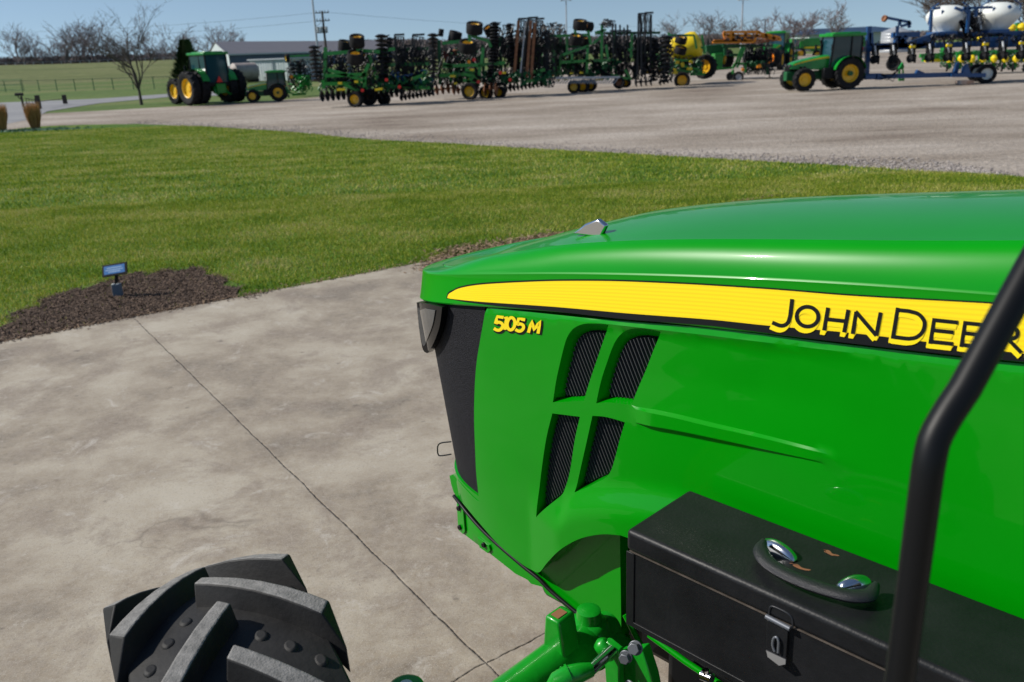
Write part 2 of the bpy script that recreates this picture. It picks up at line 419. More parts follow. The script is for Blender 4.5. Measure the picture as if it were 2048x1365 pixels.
JD = [ln((588,688),(576,790))+crv([(573,803),(562,835),(540,853),(510,855),(462,836)],4),
      arc(685,799,68,62,0,360,30,-.12),
      ln((815,742),(790,886)), ln((943,755),(916,898)), ln((806,815),(928,828)),
      ln((993,768),(970,908)), ln((989,766),(1120,918)), ln((1147,772),(1119,920)),
      ln((1256,742),(1223,938)), ln((1252,757),(1310,762))+crv([(1330,765),(1385,782),(1419,820),(1424,856),(1408,900),(1370,930),(1325,938)],4)+ln((1300,936),(1226,926)),
      ln((1487,808),(1460,970)), ln((1480,820),(1636,836)), ln((1474,884),(1608,898)), ln((1462,956),(1604,971)),
      ln((1683,826),(1656,990)), ln((1676,838),(1830,854)), ln((1670,902),(1806,916)), ln((1658,976),(1804,992)),
      ln((1880,845),(1853,1010)), ln((1876,858),(1960,866))+crv([(1975,868),(2005,880),(2012,905),(2000,930),(1965,940)],3)+ln((1950,940),(1866,932)), ln((1950,938),(2036,1026)),
      ln((2110,868),(2082,1030)), ln((2104,880),(2250,897)), ln((2098,944),(2225,958)), ln((2084,1016),(2225,1033))]
HT = [bpy.data.objects['stripe']]
for k, (dx, dy) in enumerate(((0, 0), (-5, 9), (-11, 19), (-17, 29))):
    pass
yl = MB()
for k, (dx, dy) in enumerate(((2, 2), (-3, 9), (-7, 16), (-11, 24), (-13, 28))):
    q = stroke_mesh(JD, 34 if k < 4 else 30, cv2, .0023+k*.00016, vband, (dx, dy)); yl.add(q.v, q.f)
yl.build('letter_shadow', 'letter_yellow', TR)
stroke_mesh(JD, 25, cv2, .0034, vband).build('lettering', 'black', TR)
# ------------------------------------------------------------------ side panel with louvre openings
R1 = H(crv([(1189,811),(1271,815),(1345,828),(1420,846),(1526,871),(1621,896),(1716,919)], 5))
R2 = H(crv([(1183,831),(1259,843),(1345,857),(1420,872),(1526,897),(1621,919),(1726,943)], 5))
R1a, R2a = np.array(sorted(R1)), np.array(sorted(R2))
BV = H([(1225,650),(1420,672),(1526,688),(1685,707)]); BVa = np.array(sorted(BV))
AR = H(crv([(1125,1010),(1149.6,988),(1201,979),(1259,981),(1318,990),(1362,1000)], 4)); ARa = np.array(sorted(AR))
s_v2 = hit(1261, 811, vbase)[0]; s_end = R1a[0, 0]
def vpan(s, z):
    v = prof(s+lean(z))-.003
    if s_end < s < R1a[-1, 0]+.02:              # character line
        a = float(np.interp(s, R1a[:, 0], R1a[:, 1])); b = float(np.interp(s, R2a[:, 0], R2a[:, 1]))
        h = .011*min(1, (s-s_end)/.30)*min(1, max(0, (s_v2-s)/.05))
        if s > s_v2: h = 0
        if z < a+.0: v += h*min(1, (a-z)/.0045) if z >= b else h*max(0, 1-(b-z)/.004)
    a = float(np.interp(s, BVa[:, 0], BVa[:, 1]))
    k = min(1, max(0, (s-BVa[0, 0]+.10)/.25)) if s < BVa[-1, 0] else max(0, 1-(s-BVa[-1, 0])/.06)
    if z > a: v += 0
    else: v -= .006*k*min(1, (a-z)/.012)*(1 if z > a-.10 else max(0, 1-(a-.10-z)/.08))
    zt_ = float(zF(s))-.015
    if z > zt_: v -= .0045*min(1, (z-zt_)/.009)**2
    if ARa[0, 0]-.5 < s < ARa[-1, 0]+.12:
        a = float(np.interp(s, ARa[:, 0], ARa[:, 1])); k = 1 if s < ARa[-1, 0] else max(0, 1-(s-ARa[-1, 0])/.12)
        d = a-z
        if d > -.03: u = min(1, (d+.03)/.10); v += .026*k*u*u*(3-2*u)
    return v
bot = crv([(1253.6,1063),(1220,1061),(1186,1066),(1157,1077),(1127.6,1096.5),(1101,1122),(1089,1136)], 5)+crv([(1089,1136),(1083,1142),(1075,1144.5),(1066,1142)], 4)[1:]+crv([(1066,1142),(1054,1137.5),(1031,1121),(996,1091),(966.5,1058.5),(937,1023.5),(911,991),(903,972)], 5)[1:]
lip = [(899,952),(905,950)]+crv([(905,950),(931,981),(950,1000),(956.5,1003)], 3)[1:]
left = crv([(956.5,1003),(951,950),(949,912),(946.5,840),(947.5,780),(951,730),(957,690),(969,622)], 5)[1:]
top = [(971,616.5)]+[(x, y+3.2) for x, y in pF[2:]]
o_top = H(top); o_top = crv(o_top, 5); o_top.append((-.10, float(zF(-.10))-.006))
outline = o_top+[(-.10, .93), (.4, .925), (.8, .93)]+H(bot)+H(lip)+H(left)
vent1u = [(1214,651)]+crv([(1214,651),(1190,648.5),(1166,649),(1147,657),(1135,671),(1127,692),(1116,737),(1110,766),(1104,806)], 4)[1:]+[(1166,803)]+crv([(1166,803),(1174,775),(1187,735),(1201,690),(1214,651)], 3)[1:-1]
vent1l = [(1103,828)]+crv([(1103,828),(1091,877),(1081,944),(1076.5,990),(1074.5,1034)], 4)[1:]+crv([(1074.5,1034),(1082,1026),(1101,1009),(1121,992),(1128,979),(1138,945),(1148,880),(1158,835)], 4)[1:]
vent2u = [(1318,665)]+crv([(1318,665),(1297,660),(1277,658),(1258,660),(1243,666),(1231,677),(1221,695),(1210,727),(1200,762),(1190.6,808)], 4)[1:]+crv([(1190.6,808),(1212,806),(1235,808),(1261,811.5)], 3)[1:]+crv([(1261,811.5),(1272,780),(1287,742),(1303,700),(1318,665)], 3)[1:-1]
vent2l = [(1183,833)]+crv([(1183,833),(1176,865),(1167,905),(1158,945),(1149.6,985)], 4)[1:]+crv([(1149.6,985),(1170,977),(1192,966),(1208,958),(1220,943),(1229,915),(1238,880),(1248,846)], 4)[1:]+crv([(1248,846),(1225,839),(1205,834.5),(1183,833)], 3)[1:-1]
holes = [H(v) for v in (vent1u, vent1l, vent2u, vent2l)]
def shift(L, dz): return [(s, z+dz) for s, z in L]
r1 = [p for p in R1a.tolist() if s_end+.03 < p[0] < s_v2-.01]; r2 = [p for p in R2a.tolist() if s_end+.05 < p[0] < s_v2-.015]
sp = sheet(outline, vpan, holes, extra=[r1, shift(r1, -.0045)[1:], r2, shift(r2, -.0045), [(s, float(zF(s))-.015) for s in np.linspace(-.08, 1.50, 70)]], res=.014, depth=.030, nowall=holes)
sp.build('side_panel', 'green', TR, smooth=28)
# plain mirror of the panel for the far side
op = sheet(outline, vbase, res=.04); v2 = [p-LD*2*((p-OD).dot(LD))-LD*(-.0) for p in op.v]
m_ = MB(); m_.add(v2, [f[::-1] for f in op.f]); m_.build('side_panel', 'green', TR, smooth=28)
# louvre screens
def grow(L, k=1.06):
    a = np.array(L); c = a.mean(0); return [tuple(c+(p-c)*k) for p in a]
inner = []
for ho, up_ in zip(holes, (1, .1, 1, .1)):
    a = np.array(ho if np.hypot(ho[0][0]-ho[-1][0], ho[0][1]-ho[-1][1]) > 1e-6 else ho[:-1]); n = len(a); ar = .5*np.sum(a[:, 0]*np.roll(a[:, 1], -1)-np.roll(a[:, 0], -1)*a[:, 1]); q = []
    for i in range(n):
        tg = a[(i+1) % n]-a[i-1]; nn = np.array([tg[1], -tg[0]])*(1 if ar > 0 else -1); nn /= np.linalg.norm(nn)+1e-9
        lw = max(0, nn[0]); uw = max(0, nn[1])*up_; rw_ = max(0, -nn[0]); dw_ = max(0, -nn[1])
        q.append((a[i][0]-(.012 if up_ == 1 else .002)*lw+.004*rw_, a[i][1]-.022*uw+.004*dw_))
    inner.append(q); b = MB(); b.grid([[TP(s, vpan(s, z)+0, z) for s, z in np.vstack([a, a[:1]])], [TP(s, prof(s+lean(z))-.030, z) for s, z in q+q[:1]]]); b.build('vent_surround', 'green', TR, smooth=50)
lv = mat('louvre_black', (0.003, 0.003, 0.0035), .7, spec=.1)
for ho in inner:
    vi = lambda s, z: prof(s+lean(z))-.030
    scr = sheet(grow(ho, 1.15), vi, res=.03).build('louvre_screen', lv, TR)
    a = np.array(ho); lo, hi = a.min(0), a.max(0); b = MB()
    ang = rad(63); d = np.array([math.cos(ang), math.sin(ang)]); nrm = np.array([-d[1], d[0]]); c0 = (lo+hi)/2; Lh = np.linalg.norm(hi-lo)/2
    poly = np.array(grow(ho, .965))
    allruns = []
    for k in range(-34, 35):
        pts = np.array([c0+nrm*k*.0098+d*u for u in np.linspace(-Lh*1.2, Lh*1.2, 140)]); ins = inpoly(pts, poly); cur = []
        for p, q in list(zip(pts, ins))+[(None, False)]:
            if q: cur.append(tuple(p))
            else:
                if len(cur) > 3: allruns.append(cur)
                cur = []
    for run in allruns:
        A_, B_ = run[0], run[-1]; n_ = max(2, int(np.hypot(B_[0]-A_[0], B_[1]-A_[1])/.03)+1)
        pp = [np.array(A_)+(np.array(B_)-np.array(A_))*i/(n_-1) for i in range(n_)]; V = []
        for q in pp:
            vv_ = vi(*q)
            for dn, dv in ((-.0012, .001), (-.0012, .008), (.0006, .008), (.0012, .001)):
                q2 = q+nrm*dn; V.append(TP(q2[0], vv_+dv, q2[1]))
        b.add(V, [(i*4+j, i*4+j+1, i*4+4+j+1, i*4+4+j) for i in range(n_-1) for j in range(3)])
    b.build('louvre', mat('louvre_slat', (0.045, 0.047, 0.05), .5) if 'louvre_slat' not in bpy.data.materials else bpy.data.materials['louvre_slat'], scr)
# number decal on the panel
cv1 = lambda p: (820+p[0]/3.413, 400+p[1]/3.4125)
MB5 = [ln((643,802),(600,796),(588,842))+crv([(588,842),(612,834),(634,846),(636,866),(620,886),(598,888),(577,876)], 4)[1:],
       ln((648,808),(664,800),(652,886)), arc(694,845,26,42,0,360,26,-.12),
       ln((790,818),(746,810),(734,852))+crv([(734,852),(757,846),(777,856),(778,876),(762,893),(744,894),(724,884)], 4)[1:],
       ln((812,906),(836,826),(852,888),(892,826),(878,912))]
def poly5(strokes): return strokes
stroke_mesh(MB5, 34, cv1, .0012, vpan, (5, 8)).build('number_shadow', 'black', TR)
stroke_mesh(MB5, 21, cv1, .0022, vpan).build('number', 'letter_yellow', TR)
# ------------------------------------------------------------------ grille, nose lip and headlight
def wrap(z0, z1, off, s_from=1.38, nz=14):
    th = np.linspace(0, math.pi/2, 26); L = ([(s_from, 1.0)] if s_from < S0 else [])+[(S0+SA*math.sin(a)**(2/PW), math.cos(a)) for a in th if S0+SA*math.sin(a)**(2/PW) > s_from]
    L = L+[(s, -k) for s, k in L[-2::-1]]; rows = []
    for i in range(nz):
        t = i/(nz-1); r = []
        for s, k in L:
            z = (z0(s) if callable(z0) else z0)*(1-t)+(z1(s) if callable(z1) else z1)*t
            r.append(TP(s-lean(z)+off*(1-abs(k)), k*.36+off*(1 if k > 0 else -1)*min(1, abs(k)*2), z))
        rows.append(r)
    return rows
gm = mat('grille_mesh', (0.003, 0.003, 0.004), .6, spec=.12, col2=(0.028, 0.028, 0.034), vscale=330, detail=2, bump=.5, bscale=500)
g_ = MB(); g_.grid(wrap(.77, lambda s: zF(s)+.004, -.012), flip=True); g_.build('grille', gm, TR, smooth=40)
n_ = MB(); n_.grid(wrap(.722, .795, -.0045, 1.60, 4)+wrap(.797, .799, -.016, 1.60, 2), flip=True); n_.build('nose_lip', 'green', TR, smooth=50)
vg = lambda s, z: prof(s+lean(z))
bz = crv([(838,604),(842,650),(849,694),(856,704),(862,703),(874,682),(885,650),(890,613)], 4)+crv([(890,613),(865,607),(838,604)], 3)[1:-1]
hl = sheet(H(bz, vg), vg, res=.012, off=.010, depth=.022).build('headlight', 'gloss_black', TR, smooth=40)
ln_ = crv([(841,614),(843,650),(850,686),(855,689),(863,672),(872,648),(877.5,619)], 4)+[(858,615)]
sheet(H(ln_, vg), vg, res=.012, off=.0125, depth=.004).build('lens', 'mirror', hl, smooth=40)
# small wire loop on the nose, chrome fin on the hood
wl = MB(); wl.tube([TP(*( (lambda q: (q[0], .20, q[1]))(onv(x, y, .20)) )) for x, y in crv([(902,884),(884,886),(877,890),(875,898),(876,908),(881,912),(902,909)], 4)], .0022, 8); wl.build('wire_loop', 'black', TR, smooth=40)
fs_, fz_ = onv(1176, 465, .0)
hz = float(zB(fs_))
for vv_ in np.arange(.25, -.32, -.005):
    fs_, fz_ = onv(1178, 464, vv_)
    if fz_ <= float(zB(fs_))+.018: break
FV = vv_
fin = MB(); a0 = onv(1146, 465, FV); a1 = onv(1197, 438, FV); a2 = onv(1214, 451, FV); a3 = onv(1203, 466, FV)
fpl = [(a0[0], a0[1]-.004), ((a0[0]+a1[0])/2, (a0[1]+a1[1])/2+.004), a1, a2, (a3[0], a3[1]-.01)]
fin.prism([TP(s, FV+.004, z) for s, z in fpl], -LD, .014); fin.build('hood_fin', 'chrome', TR, bevel=.004)
# ------------------------------------------------------------------ front frame below the hood
vfr = lambda s, z: prof(s+.03)-.036
def V33(pts, v=None): return [onv(x, y, v) for x, y in pts] if v else H(pts, vfr)
fr = [(912,994),(981,1074),(1042,1127),(1078,1156),(1105,1183),(1140,1212),(1213,1272),(1246,1283),(1246,1292),(1206,1272),(1131.6,1216),(1120,1204),(1092,1188),(1084,1174),(1062,1168),(1055,1160),(1031,1148),(978,1106),(931,1071),(918,1062),(915,1020)]
sheet(V33(fr), vfr, res=.03, depth=.03).build('frame_rail', 'green', TR, smooth=30)
for pad in ([(916,1006),(929,1018),(933,1062),(929,1068),(919,1058)], [(958,1072),(981,1090),(984,1100),(979,1106),(962,1094)]):
    sheet(V33(pad), lambda s, z: vfr(s, z)+.006, res=.02, depth=.008).build('bracket_pad', 'green', TR, bevel=.002)
b_ = MB()
for x, y in ((922,1015),(924,1053),(972,1088)):
    s, z = hit(x, y, vfr); q = vfr(s, z); MBb = MB(); MBb.cyl(TP(s, q+.003, z), TP(s, q+.013, z), .0075, 14); MBb.build('bolt', 'black', TR, bevel=.0015)
se = MB(); se.tube([TP(s, vfr(s, z)+.002, z) for s, z in V33(crv([(909,992),(944,1036),(981,1075),(1042,1128),(1078,1157),(1105,1184),(1160,1230),(1213,1273)], 4))], .0055, 8); se.build('rubber_seal', 'black', TR, smooth=50)
pn = [(1083,1146),(1084.7,1161),(1105,1183),(1140,1213),(1181,1240.6),(1243,1283)]
pq = V33(pn, .315); x1 = onv(1239, 1100, .315); pq = pq+[(x1[0], x1[1]+.12), (pq[0][0], pq[0][1]+.16)]
sheet(pq, lambda s, z: .315, res=.03, depth=.03).build('inner_panel', 'green', TR, bevel=.002)
# inner lip of the wheel arch
al = MB(); q0 = H(bot[:30]); q1 = [TP(s, vpan(s, z)-.002, z) for s, z in q0]; q2 = [TP(s, vpan(s, z)-.07, z) for s, z in q0]; al.grid([q1, q2]); al.build('arch_lip', 'green', TR, smooth=60)
# ------------------------------------------------------------------ front axle and steering
AX_S, AX_Z = 1.08, .625
ax = MB(); ax.tube([TP(AX_S, v, AX_Z+.012) for v in (.37, .44, .50, .62, .80, .92)], [.036, .046, .055, .053, .052, .066], 28); ax.build('axle', 'green_cast', TR, smooth=50)
st_ = MB(); st_.prism([TP(AX_S+ds, .515, z) for ds, z in ((-.035, .67), (-.018, .765), (.022, .765), (.032, .67))], LD, .055); st_.build('steering_stop', 'green_cast', TR, bevel=.006)
rp = MB(); rp.box(TP(AX_S+.002, .545, .7662), (.022, .03, .001), R=np.array([FD, LD, [0, 0, 1]]).T); rp.build('worn_patch', 'rust', TR)
kn = MB(); kn.lathe([(-.10, .0), (-.10, .05), (-.02, .052), (.0, .047), (.010, .036), (.012, 0)], TP(AX_S+.01, .435, .675), (0, 0, 1), 24); kn.lathe([(.0, .03), (.026, .028), (.03, .02), (.03, 0)], TP(AX_S+.01, .435, .685), (0, 0, 1), 18)
kn.tube([TP(AX_S+.01, .44, .63), TP(AX_S-.02, .40, .61), TP(AX_S-.05, .37, .58)], [.045, .042, .036], 16); kn.build('pivot_casting', 'green_cast', TR, smooth=50)
hub = MB(); hub.lathe([(-.14, 0), (-.14, .07), (.02, .075), (.09, .06), (.10, .03), (.10, 0)], TP(AX_S, .95, .62), (0, 0, 1), 24); hub.build('kingpin_housing', 'green_cast', TR, smooth=50)
kc = MB(); s_, z_ = 0, 0; kv, kz = ons(812, 1372, AX_S); kc.cyl(TP(AX_S, kv, kz-.05), TP(AX_S, kv, kz), .035, 20); kc.build('steering_arm', 'green_cast', TR, bevel=.006)
kd = MB(); kd.cyl(TP(AX_S, kv, kz), TP(AX_S, kv, kz+.004), .013, 16); kd.build('arm_cap', 'white', TR, bevel=.001)
def pv(x, y, v): s, z = onv(x, y, v); return TP(s, v, z)
rod = MB(); rod.cyl(pv(1225, 1300, .52), pv(1176, 1345, .60), .0125, 20); rod.build('piston_rod', 'chrome', TR, smooth=60)
yk = MB(); yk.tube([pv(1182, 1340, .595), pv(1160, 1346, .62), pv(1138, 1352, .64), pv(1118, 1364, .66), pv(1106, 1382, .67)], [.015, .020, .022, .023, .020], 18)
for q in ((1138, 1353, .64), (1130, 1358, .645), (1122, 1364, .65)):
    p = pv(*q); d = pv(1118, 1362, .66)-pv(1160, 1344, .62); d /= np.linalg.norm(d); yk.cyl(p-d*.002, p+d*.002, .0255, 18)
yk.build('rod_end', 'green_cast', TR, smooth=40)
ba = MB(); ba.lathe([(-.02, 0), (-.014, .014), (0, .02), (.014, .014), (.02, 0)], pv(1206, 1294, .52), (0, 0, 1), 16); ba.build('ball_joint', 'green_cast', TR, smooth=80)
br = MB(); br.prism([pv(1218, 1274, .50), pv(1225, 1276, .50), pv(1248, 1294, .50), pv(1250, 1400, .50), pv(1226, 1400, .50), pv(1222, 1345, .50)], LD, .02); br.build('cylinder_bracket', 'green_cast', TR, bevel=.003)
br = MB(); br.prism([pv(1252, 1292, .46), pv(1300, 1285, .46), pv(1318, 1340, .46), pv(1330, 1400, .46), pv(1250, 1400, .46)], LD, .03); br.build('bracket_plate', 'green_cast', TR, bevel=.003)
def hexb(x, y, v, r, th, dirn):
    p = pv(x, y, v); d = np.array(dirn, float); d /= np.linalg.norm(d); b = MB(); b.cyl(p, p+d*th*.3, r*1.18, 20); o = b.build('washer', 'zinc', TR, bevel=.001)
    b = MB(); b.cyl(p+d*th*.3, p+d*th*1.2, r, 6); b.build('hex_bolt', 'zinc', TR, bevel=.0015)
hexb(1253, 1313, .53, .012, .014, LD+np.array([0, 0, .2])-FD*.3); hexb(1272, 1296, .52, .013, .016, LD+np.array([0, 0, .5])-FD*.3); hexb(1262, 1372, .53, .012, .014, LD)
for a, b2, v in (((1298,1270),(1445,1372), .44), ((1312,1262),(1500,1372), .40), ((1250,1230),(1300,1320), .34)):
    b = MB(); b.tube([pv(*a, v), pv((a[0]+b2[0])/2, (a[1]+b2[1])/2+3, v), pv(*b2, v)], .007, 10); b.build('hydraulic_line', 'green', TR, smooth=60)
b = MB(); b.cyl(pv(1404, 1350, .47), pv(1424, 1358, .47), .011, 12); b.cyl(pv(1411, 1340, .47), pv(1416, 1365, .47), .008, 12); b.build('hose_fitting', 'chrome', TR, smooth=40)
b = MB(); b.box(TP(.42, .04, .50), (1.0, .66, .36), R=np.array([FD, LD, [0, 0, 1]]).T); b.build('transmission', 'black', TR, bevel=.02)
b = MB(); b.box(TP(.75, .0, .60), (1.3, .56, .16), R=np.array([FD, LD, [0, 0, 1]]).T); b.build('engine_block', 'black', TR, bevel=.02)
# ------------------------------------------------------------------ front wheels
STEER = rad(-14); WS = .84
MT['lug_top'] = mat('dusty_lug', (0.27, 0.262, 0.25), .95, spec=.1, col2=(0.15, 0.148, 0.142), vscale=60, bump=.25, bscale=260)
MT['carcass'] = mat('tyre_carcass', (0.012, 0.012, 0.0125), .62, spec=.25, col2=(0.034, 0.033, 0.032), vscale=7, bump=.08, bscale=120, rvar=.1)
def front_wheel(vc, sgn=1, N=15):
    cen = TP(AX_S+.035, vc, .568); f = FD*math.cos(STEER)+LD*math.sin(STEER); a_ = LD*math.cos(STEER)-FD*math.sin(STEER); Z = np.array([0, 0, 1.])
    rc = lambda w_: .537-.028*(abs(w_)/.17)**2.4
    rl = lambda w_: .575-.016*(abs(w_)/.17)**2.2
    pt = lambda a, w_, r: cen+a_*w_*WS+(f*math.sin(a)+Z*math.cos(a))*r
    tw = thing('front_wheel', None, None, (0, 0, 0)); bpy.data.objects.remove(tw); 
    b = MB(); prof_ = [(-.15, .30), (-.185, .36), (-.195, .42), (-.185, .462), (-.17, rc(.17))]+[(w_, rc(w_)) for w_ in np.linspace(-.14, .14, 13)]+[(.17, rc(.17)), (.185, .462), (.195, .42), (.185, .36), (.15, .30)]
    n = 96; rows = [[pt(2*math.pi*i/n, w_, r) for i in range(n+1)] for w_, r in prof_]; b.grid(rows)
    nf0 = len(b.f); tops = set()
    for k in range(N):
        for side in (-1, 1):
            a0 = 2*math.pi*(k+(.5 if side > 0 else 0))/N-.14
            st = []
            for t in (0, .12, .3, .5, .7, .87, 1.0):
                w_ = side*(-.012+.187*t); a = a0-.33*t-.02*t*t; st.append((a, w_, t))
            V = []; m = len(st)
            for i, (a, w_, t) in enumerate(st):
                p0 = st[max(0, i-1)]; p1 = st[min(m-1, i+1)]; dx, dw = (p1[0]-p0[0])*.53, p1[1]-p0[1]; L = math.hypot(dx, dw); nx, nw = -dw/L, dx/L
                hb_, ht = .026, .0140+.003*t
                for q, r in ((-hb_, rc(w_)-.006), (-ht, rl(w_)), (ht, rl(w_)), (hb_, rc(w_)-.006)):
                    if i == 0: ext_ = (-.016 if abs(q) > ht else -.0); 
                    V.append(pt(a+nx*q/.53, w_+nw*q+ (0), r))
            a, w_, t = st[-1]                    # shoulder end running down the sidewall
            for q, r, dw_ in ((-.031, .455, .020), (-.02, .500, .019), (.02, .500, .019), (.031, .455, .020)): V.append(pt(a-.05+q*1.0/.53*-side*0+q/.53*(-1 if side > 0 else 1)*1.0, w_+side*dw_, r))
            F_ = []
            for i in range(m):
                for j in range(3):
                    if j == 1 and i < m-1: tops.add(len(b.f)+len(F_))
                    F_.append((i*4+j, i*4+j+1, i*4+4+j+1, i*4+4+j))
            F_ += [(0, 3, 2, 1), (m*4, m*4+1, m*4+2, m*4+3)]
            if side < 0: F_ = [q[::-1] for q in F_]
            b.add(V, F_)
            # oval wear dots between the lugs
            for wd in (.055, .095, .135):
                t = (wd+.012)/.187; a = a0-.33*t-.02*t*t+math.pi/N*1.02; n2 = 12; r = rc(wd)
                V = [pt(a+.015*math.cos(2*math.pi*i/n2)/.53, side*wd+.0135*math.sin(2*math.pi*i/n2), r-.002) for i in range(n2)]+[pt(a+.0125*math.cos(2*math.pi*i/n2)/.53, side*wd+.0115*math.sin(2*math.pi*i/n2), r+.0035) for i in range(n2)]
                b.add(V, [(i, (i+1) % n2, n2+(i+1) % n2, n2+i) for i in range(n2)]+[tuple(range(n2, 2*n2))])
    b.M = None
    root = b.build('wheel', 'carcass', TR, bevel=.0035); root.data.materials.append(MT['lug_top'])
    mi = [1 if i in tops else 0 for i in range(len(b.f))]; root.data.polygons.foreach_set('material_index', mi)
    bm = bmesh.new(); bm.from_mesh(root.data); bmesh.ops.recalc_face_normals(bm, faces=bm.faces); bm.to_mesh(root.data); bm.free()
    root.name = 'tyre'; MW['tyre' if 'tyre' not in MW else root.name] = MW[TR.name]; MW[root.name] = MW[TR.name]
    rr = MB(); rr.lathe([(-.15, .30), (-.14, .285), (-.10, .27), (.02, .26), (.03, .12), (.06, .10), (.06, 0)], cen, a_*sgn, 48); rr.lathe([(.15, .30), (.14, .285), (.10, .27), (.02, .26)], cen, a_*sgn, 48)
    rr.build('rim', 'yellow', root, smooth=35)
front_wheel(1.264); front_wheel(-1.264, -1)
# ------------------------------------------------------------------ black toolbox on the side
RT = np.array([FD, LD, [0, 0, 1]]).T
MT['box_black'] = mat('box_black', (0.006, 0.0065, 0.0075), .47, spec=.28, col2=(0.012, 0.0125, 0.014), vscale=9, bump=.08, bscale=140, rvar=.08)
tb = MB(); tb.box(TP(.37, .503, .97), (.944, .186, .168), R=RT); TB = tb.build('toolbox', 'box_black', TR, bevel=.004)
ld = MB(); ld.box(TP(.37, .500, 1.077), (.966, .205, .044), R=RT); LID = ld.build('toolbox_lid', 'box_black', TR, bevel=.009, seg=4)
b = MB(); b.box(TP(.846, .5965, .968), (.018, .004, .164), R=RT); b.box(TP(.37, .5965, .892), (.94, .004, .012), R=RT); b.build('edge_trim', 'box_black', TB, bevel=.001)
b = MB(); b.box(TP(.37, .598, 1.0535), (.955, .003, .0022), R=RT); b.build('lid_seam', mat('worn_edge', (.12, .10, .085), .45, metal=.3, var=.4, vscale=30), LID)
def pz(x, y, z): r = ray(x, y); return EYE+r*((z-HC)/r[2])
ZL = 1.099
gp = crv([(1527,1086),(1522,1100),(1532,1122),(1560,1143),(1610,1166),(1665,1184),(1705,1193),(1738,1190),(1752,1172)], 5)
b = MB(); n_p = len(gp); pts = [pz(x, y, ZL+.017) for x, y in gp]
rows = []
for i, p in enumerate(pts):
    d = pts[min(i+1, n_p-1)]-pts[max(i-1, 0)]; d /= np.linalg.norm(d); sd_ = np.cross(d, [0, 0, 1]); k = .45+.55*min(1, min(i, n_p-1-i)/6)
    rows.append([p+sd_*math.cos(a)*.0145*k+np.array([0, 0, 1])*math.sin(a)*.0085 for a in np.linspace(0, 2*math.pi, 15)])
b.grid(rows); b.build('handle_grip', mat('grip_rubber', (0.012, 0.012, 0.015), .45, bump=.3, bscale=700), LID, smooth=70)
for (x0, y0), (x1_, y1_) in (((1525,1078),(1592,1116)), ((1676,1172),(1742,1158))):
    p, q = pz(x0, y0, ZL+.008), pz(x1_, y1_, ZL+.008); c = (p+q)/2; d = (q-p); L = np.linalg.norm(d)/2; d /= 2*L; sd_ = np.cross(d, [0, 0, 1])
    rows = []
    for a in np.linspace(0, math.pi, 11):
        rows.append([c-d*L*math.cos(a)+sd_*math.cos(e)*.014*(.35+.65*math.sin(a))+np.array([0, 0, 1])*(math.sin(e)*.018*math.sin(a)+.001-.007) for e in np.linspace(-.2, math.pi+.2, 11)])
    b = MB(); b.grid(rows); b.build('handle_cleat', 'chrome', LID, smooth=70)
for cx, cy, rx_, ry_ in ((1660,1106,14,4), (1598,1134,18,3.5)):
    pl = [pz(cx+rx_*math.cos(a)*(1+.35*math.sin(3*a+cx))+ry_*.6*math.sin(a), cy+ry_*math.sin(a)*(1+.3*math.cos(4*a))+.38*rx_*math.cos(a), ZL+.0006) for a in np.linspace(0, 2*math.pi, 28)[:-1]]
    b = MB(); b.add(pl, [tuple(range(len(pl)))]); b.build('rust_spot', 'rust', LID)
def pb(x, y, v=.603): s, z = onv(x, y, v); return TP(s, v, z)
b = MB(); b.tube([pb(*q) for q in crv([(1538,1236),(1539,1222),(1543,1213),(1560,1219),(1578,1229),(1585,1240),(1585,1256)], 4)], .0018, 8); b.build('latch_ring', 'steel', TB, smooth=60)
b = MB(); b.cyl(pb(1532, 1233, .606), pb(1580, 1258, .606), .0045, 12); b.build('latch_hinge', 'zinc', TB, smooth=60)
b = MB(); b.prism([pb(1536, 1238, .600), pb(1578, 1258, .600), pb(1574, 1318, .600), pb(1534, 1300, .600)], LD, .004); b.build('latch_plate', 'box_black', TB, bevel=.001)
b = MB(); b.prism([pb(1533, 1298, .604), pb(1574, 1317, .604), pb(1573, 1328, .612), pb(1560, 1331, .612), pb(1536, 1313, .612)], LD, .003); b.build('latch_tab', 'steel', TB, bevel=.001)
b = MB(); b.tube([pb(*q, .608) for q in crv([(1549,1303),(1545,1290),(1547,1278),(1553,1275),(1557,1284),(1556,1306)], 4)], .0022, 8); b.build('latch_staple', 'zinc', TB, smooth=60)
# ------------------------------------------------------------------ handrail near the lens
def pd(x, y, d): r = ray(x, y); return EYE+r*(d/FPX)
base = pd(1857, 930, .64); hr = [base+np.array([0, 0, -1.1]), base+np.array([0, 0, -.5]), base+np.array([0, 0, -.03]), base+np.array([0, 0, -.004])]+[pd(1862, 905, .64), pd(1867, 884, .64), pd(1875, 865, .64), pd(1886, 845, .64), pd(1899, 823, .64)]+[pd(1928, 780, .64), pd(2050, 558, .645), pd(2250, 195, .66)]
b = MB(); b.tube(hr, .0118, 24); b.build('handrail', 'black', TR, smooth=60)
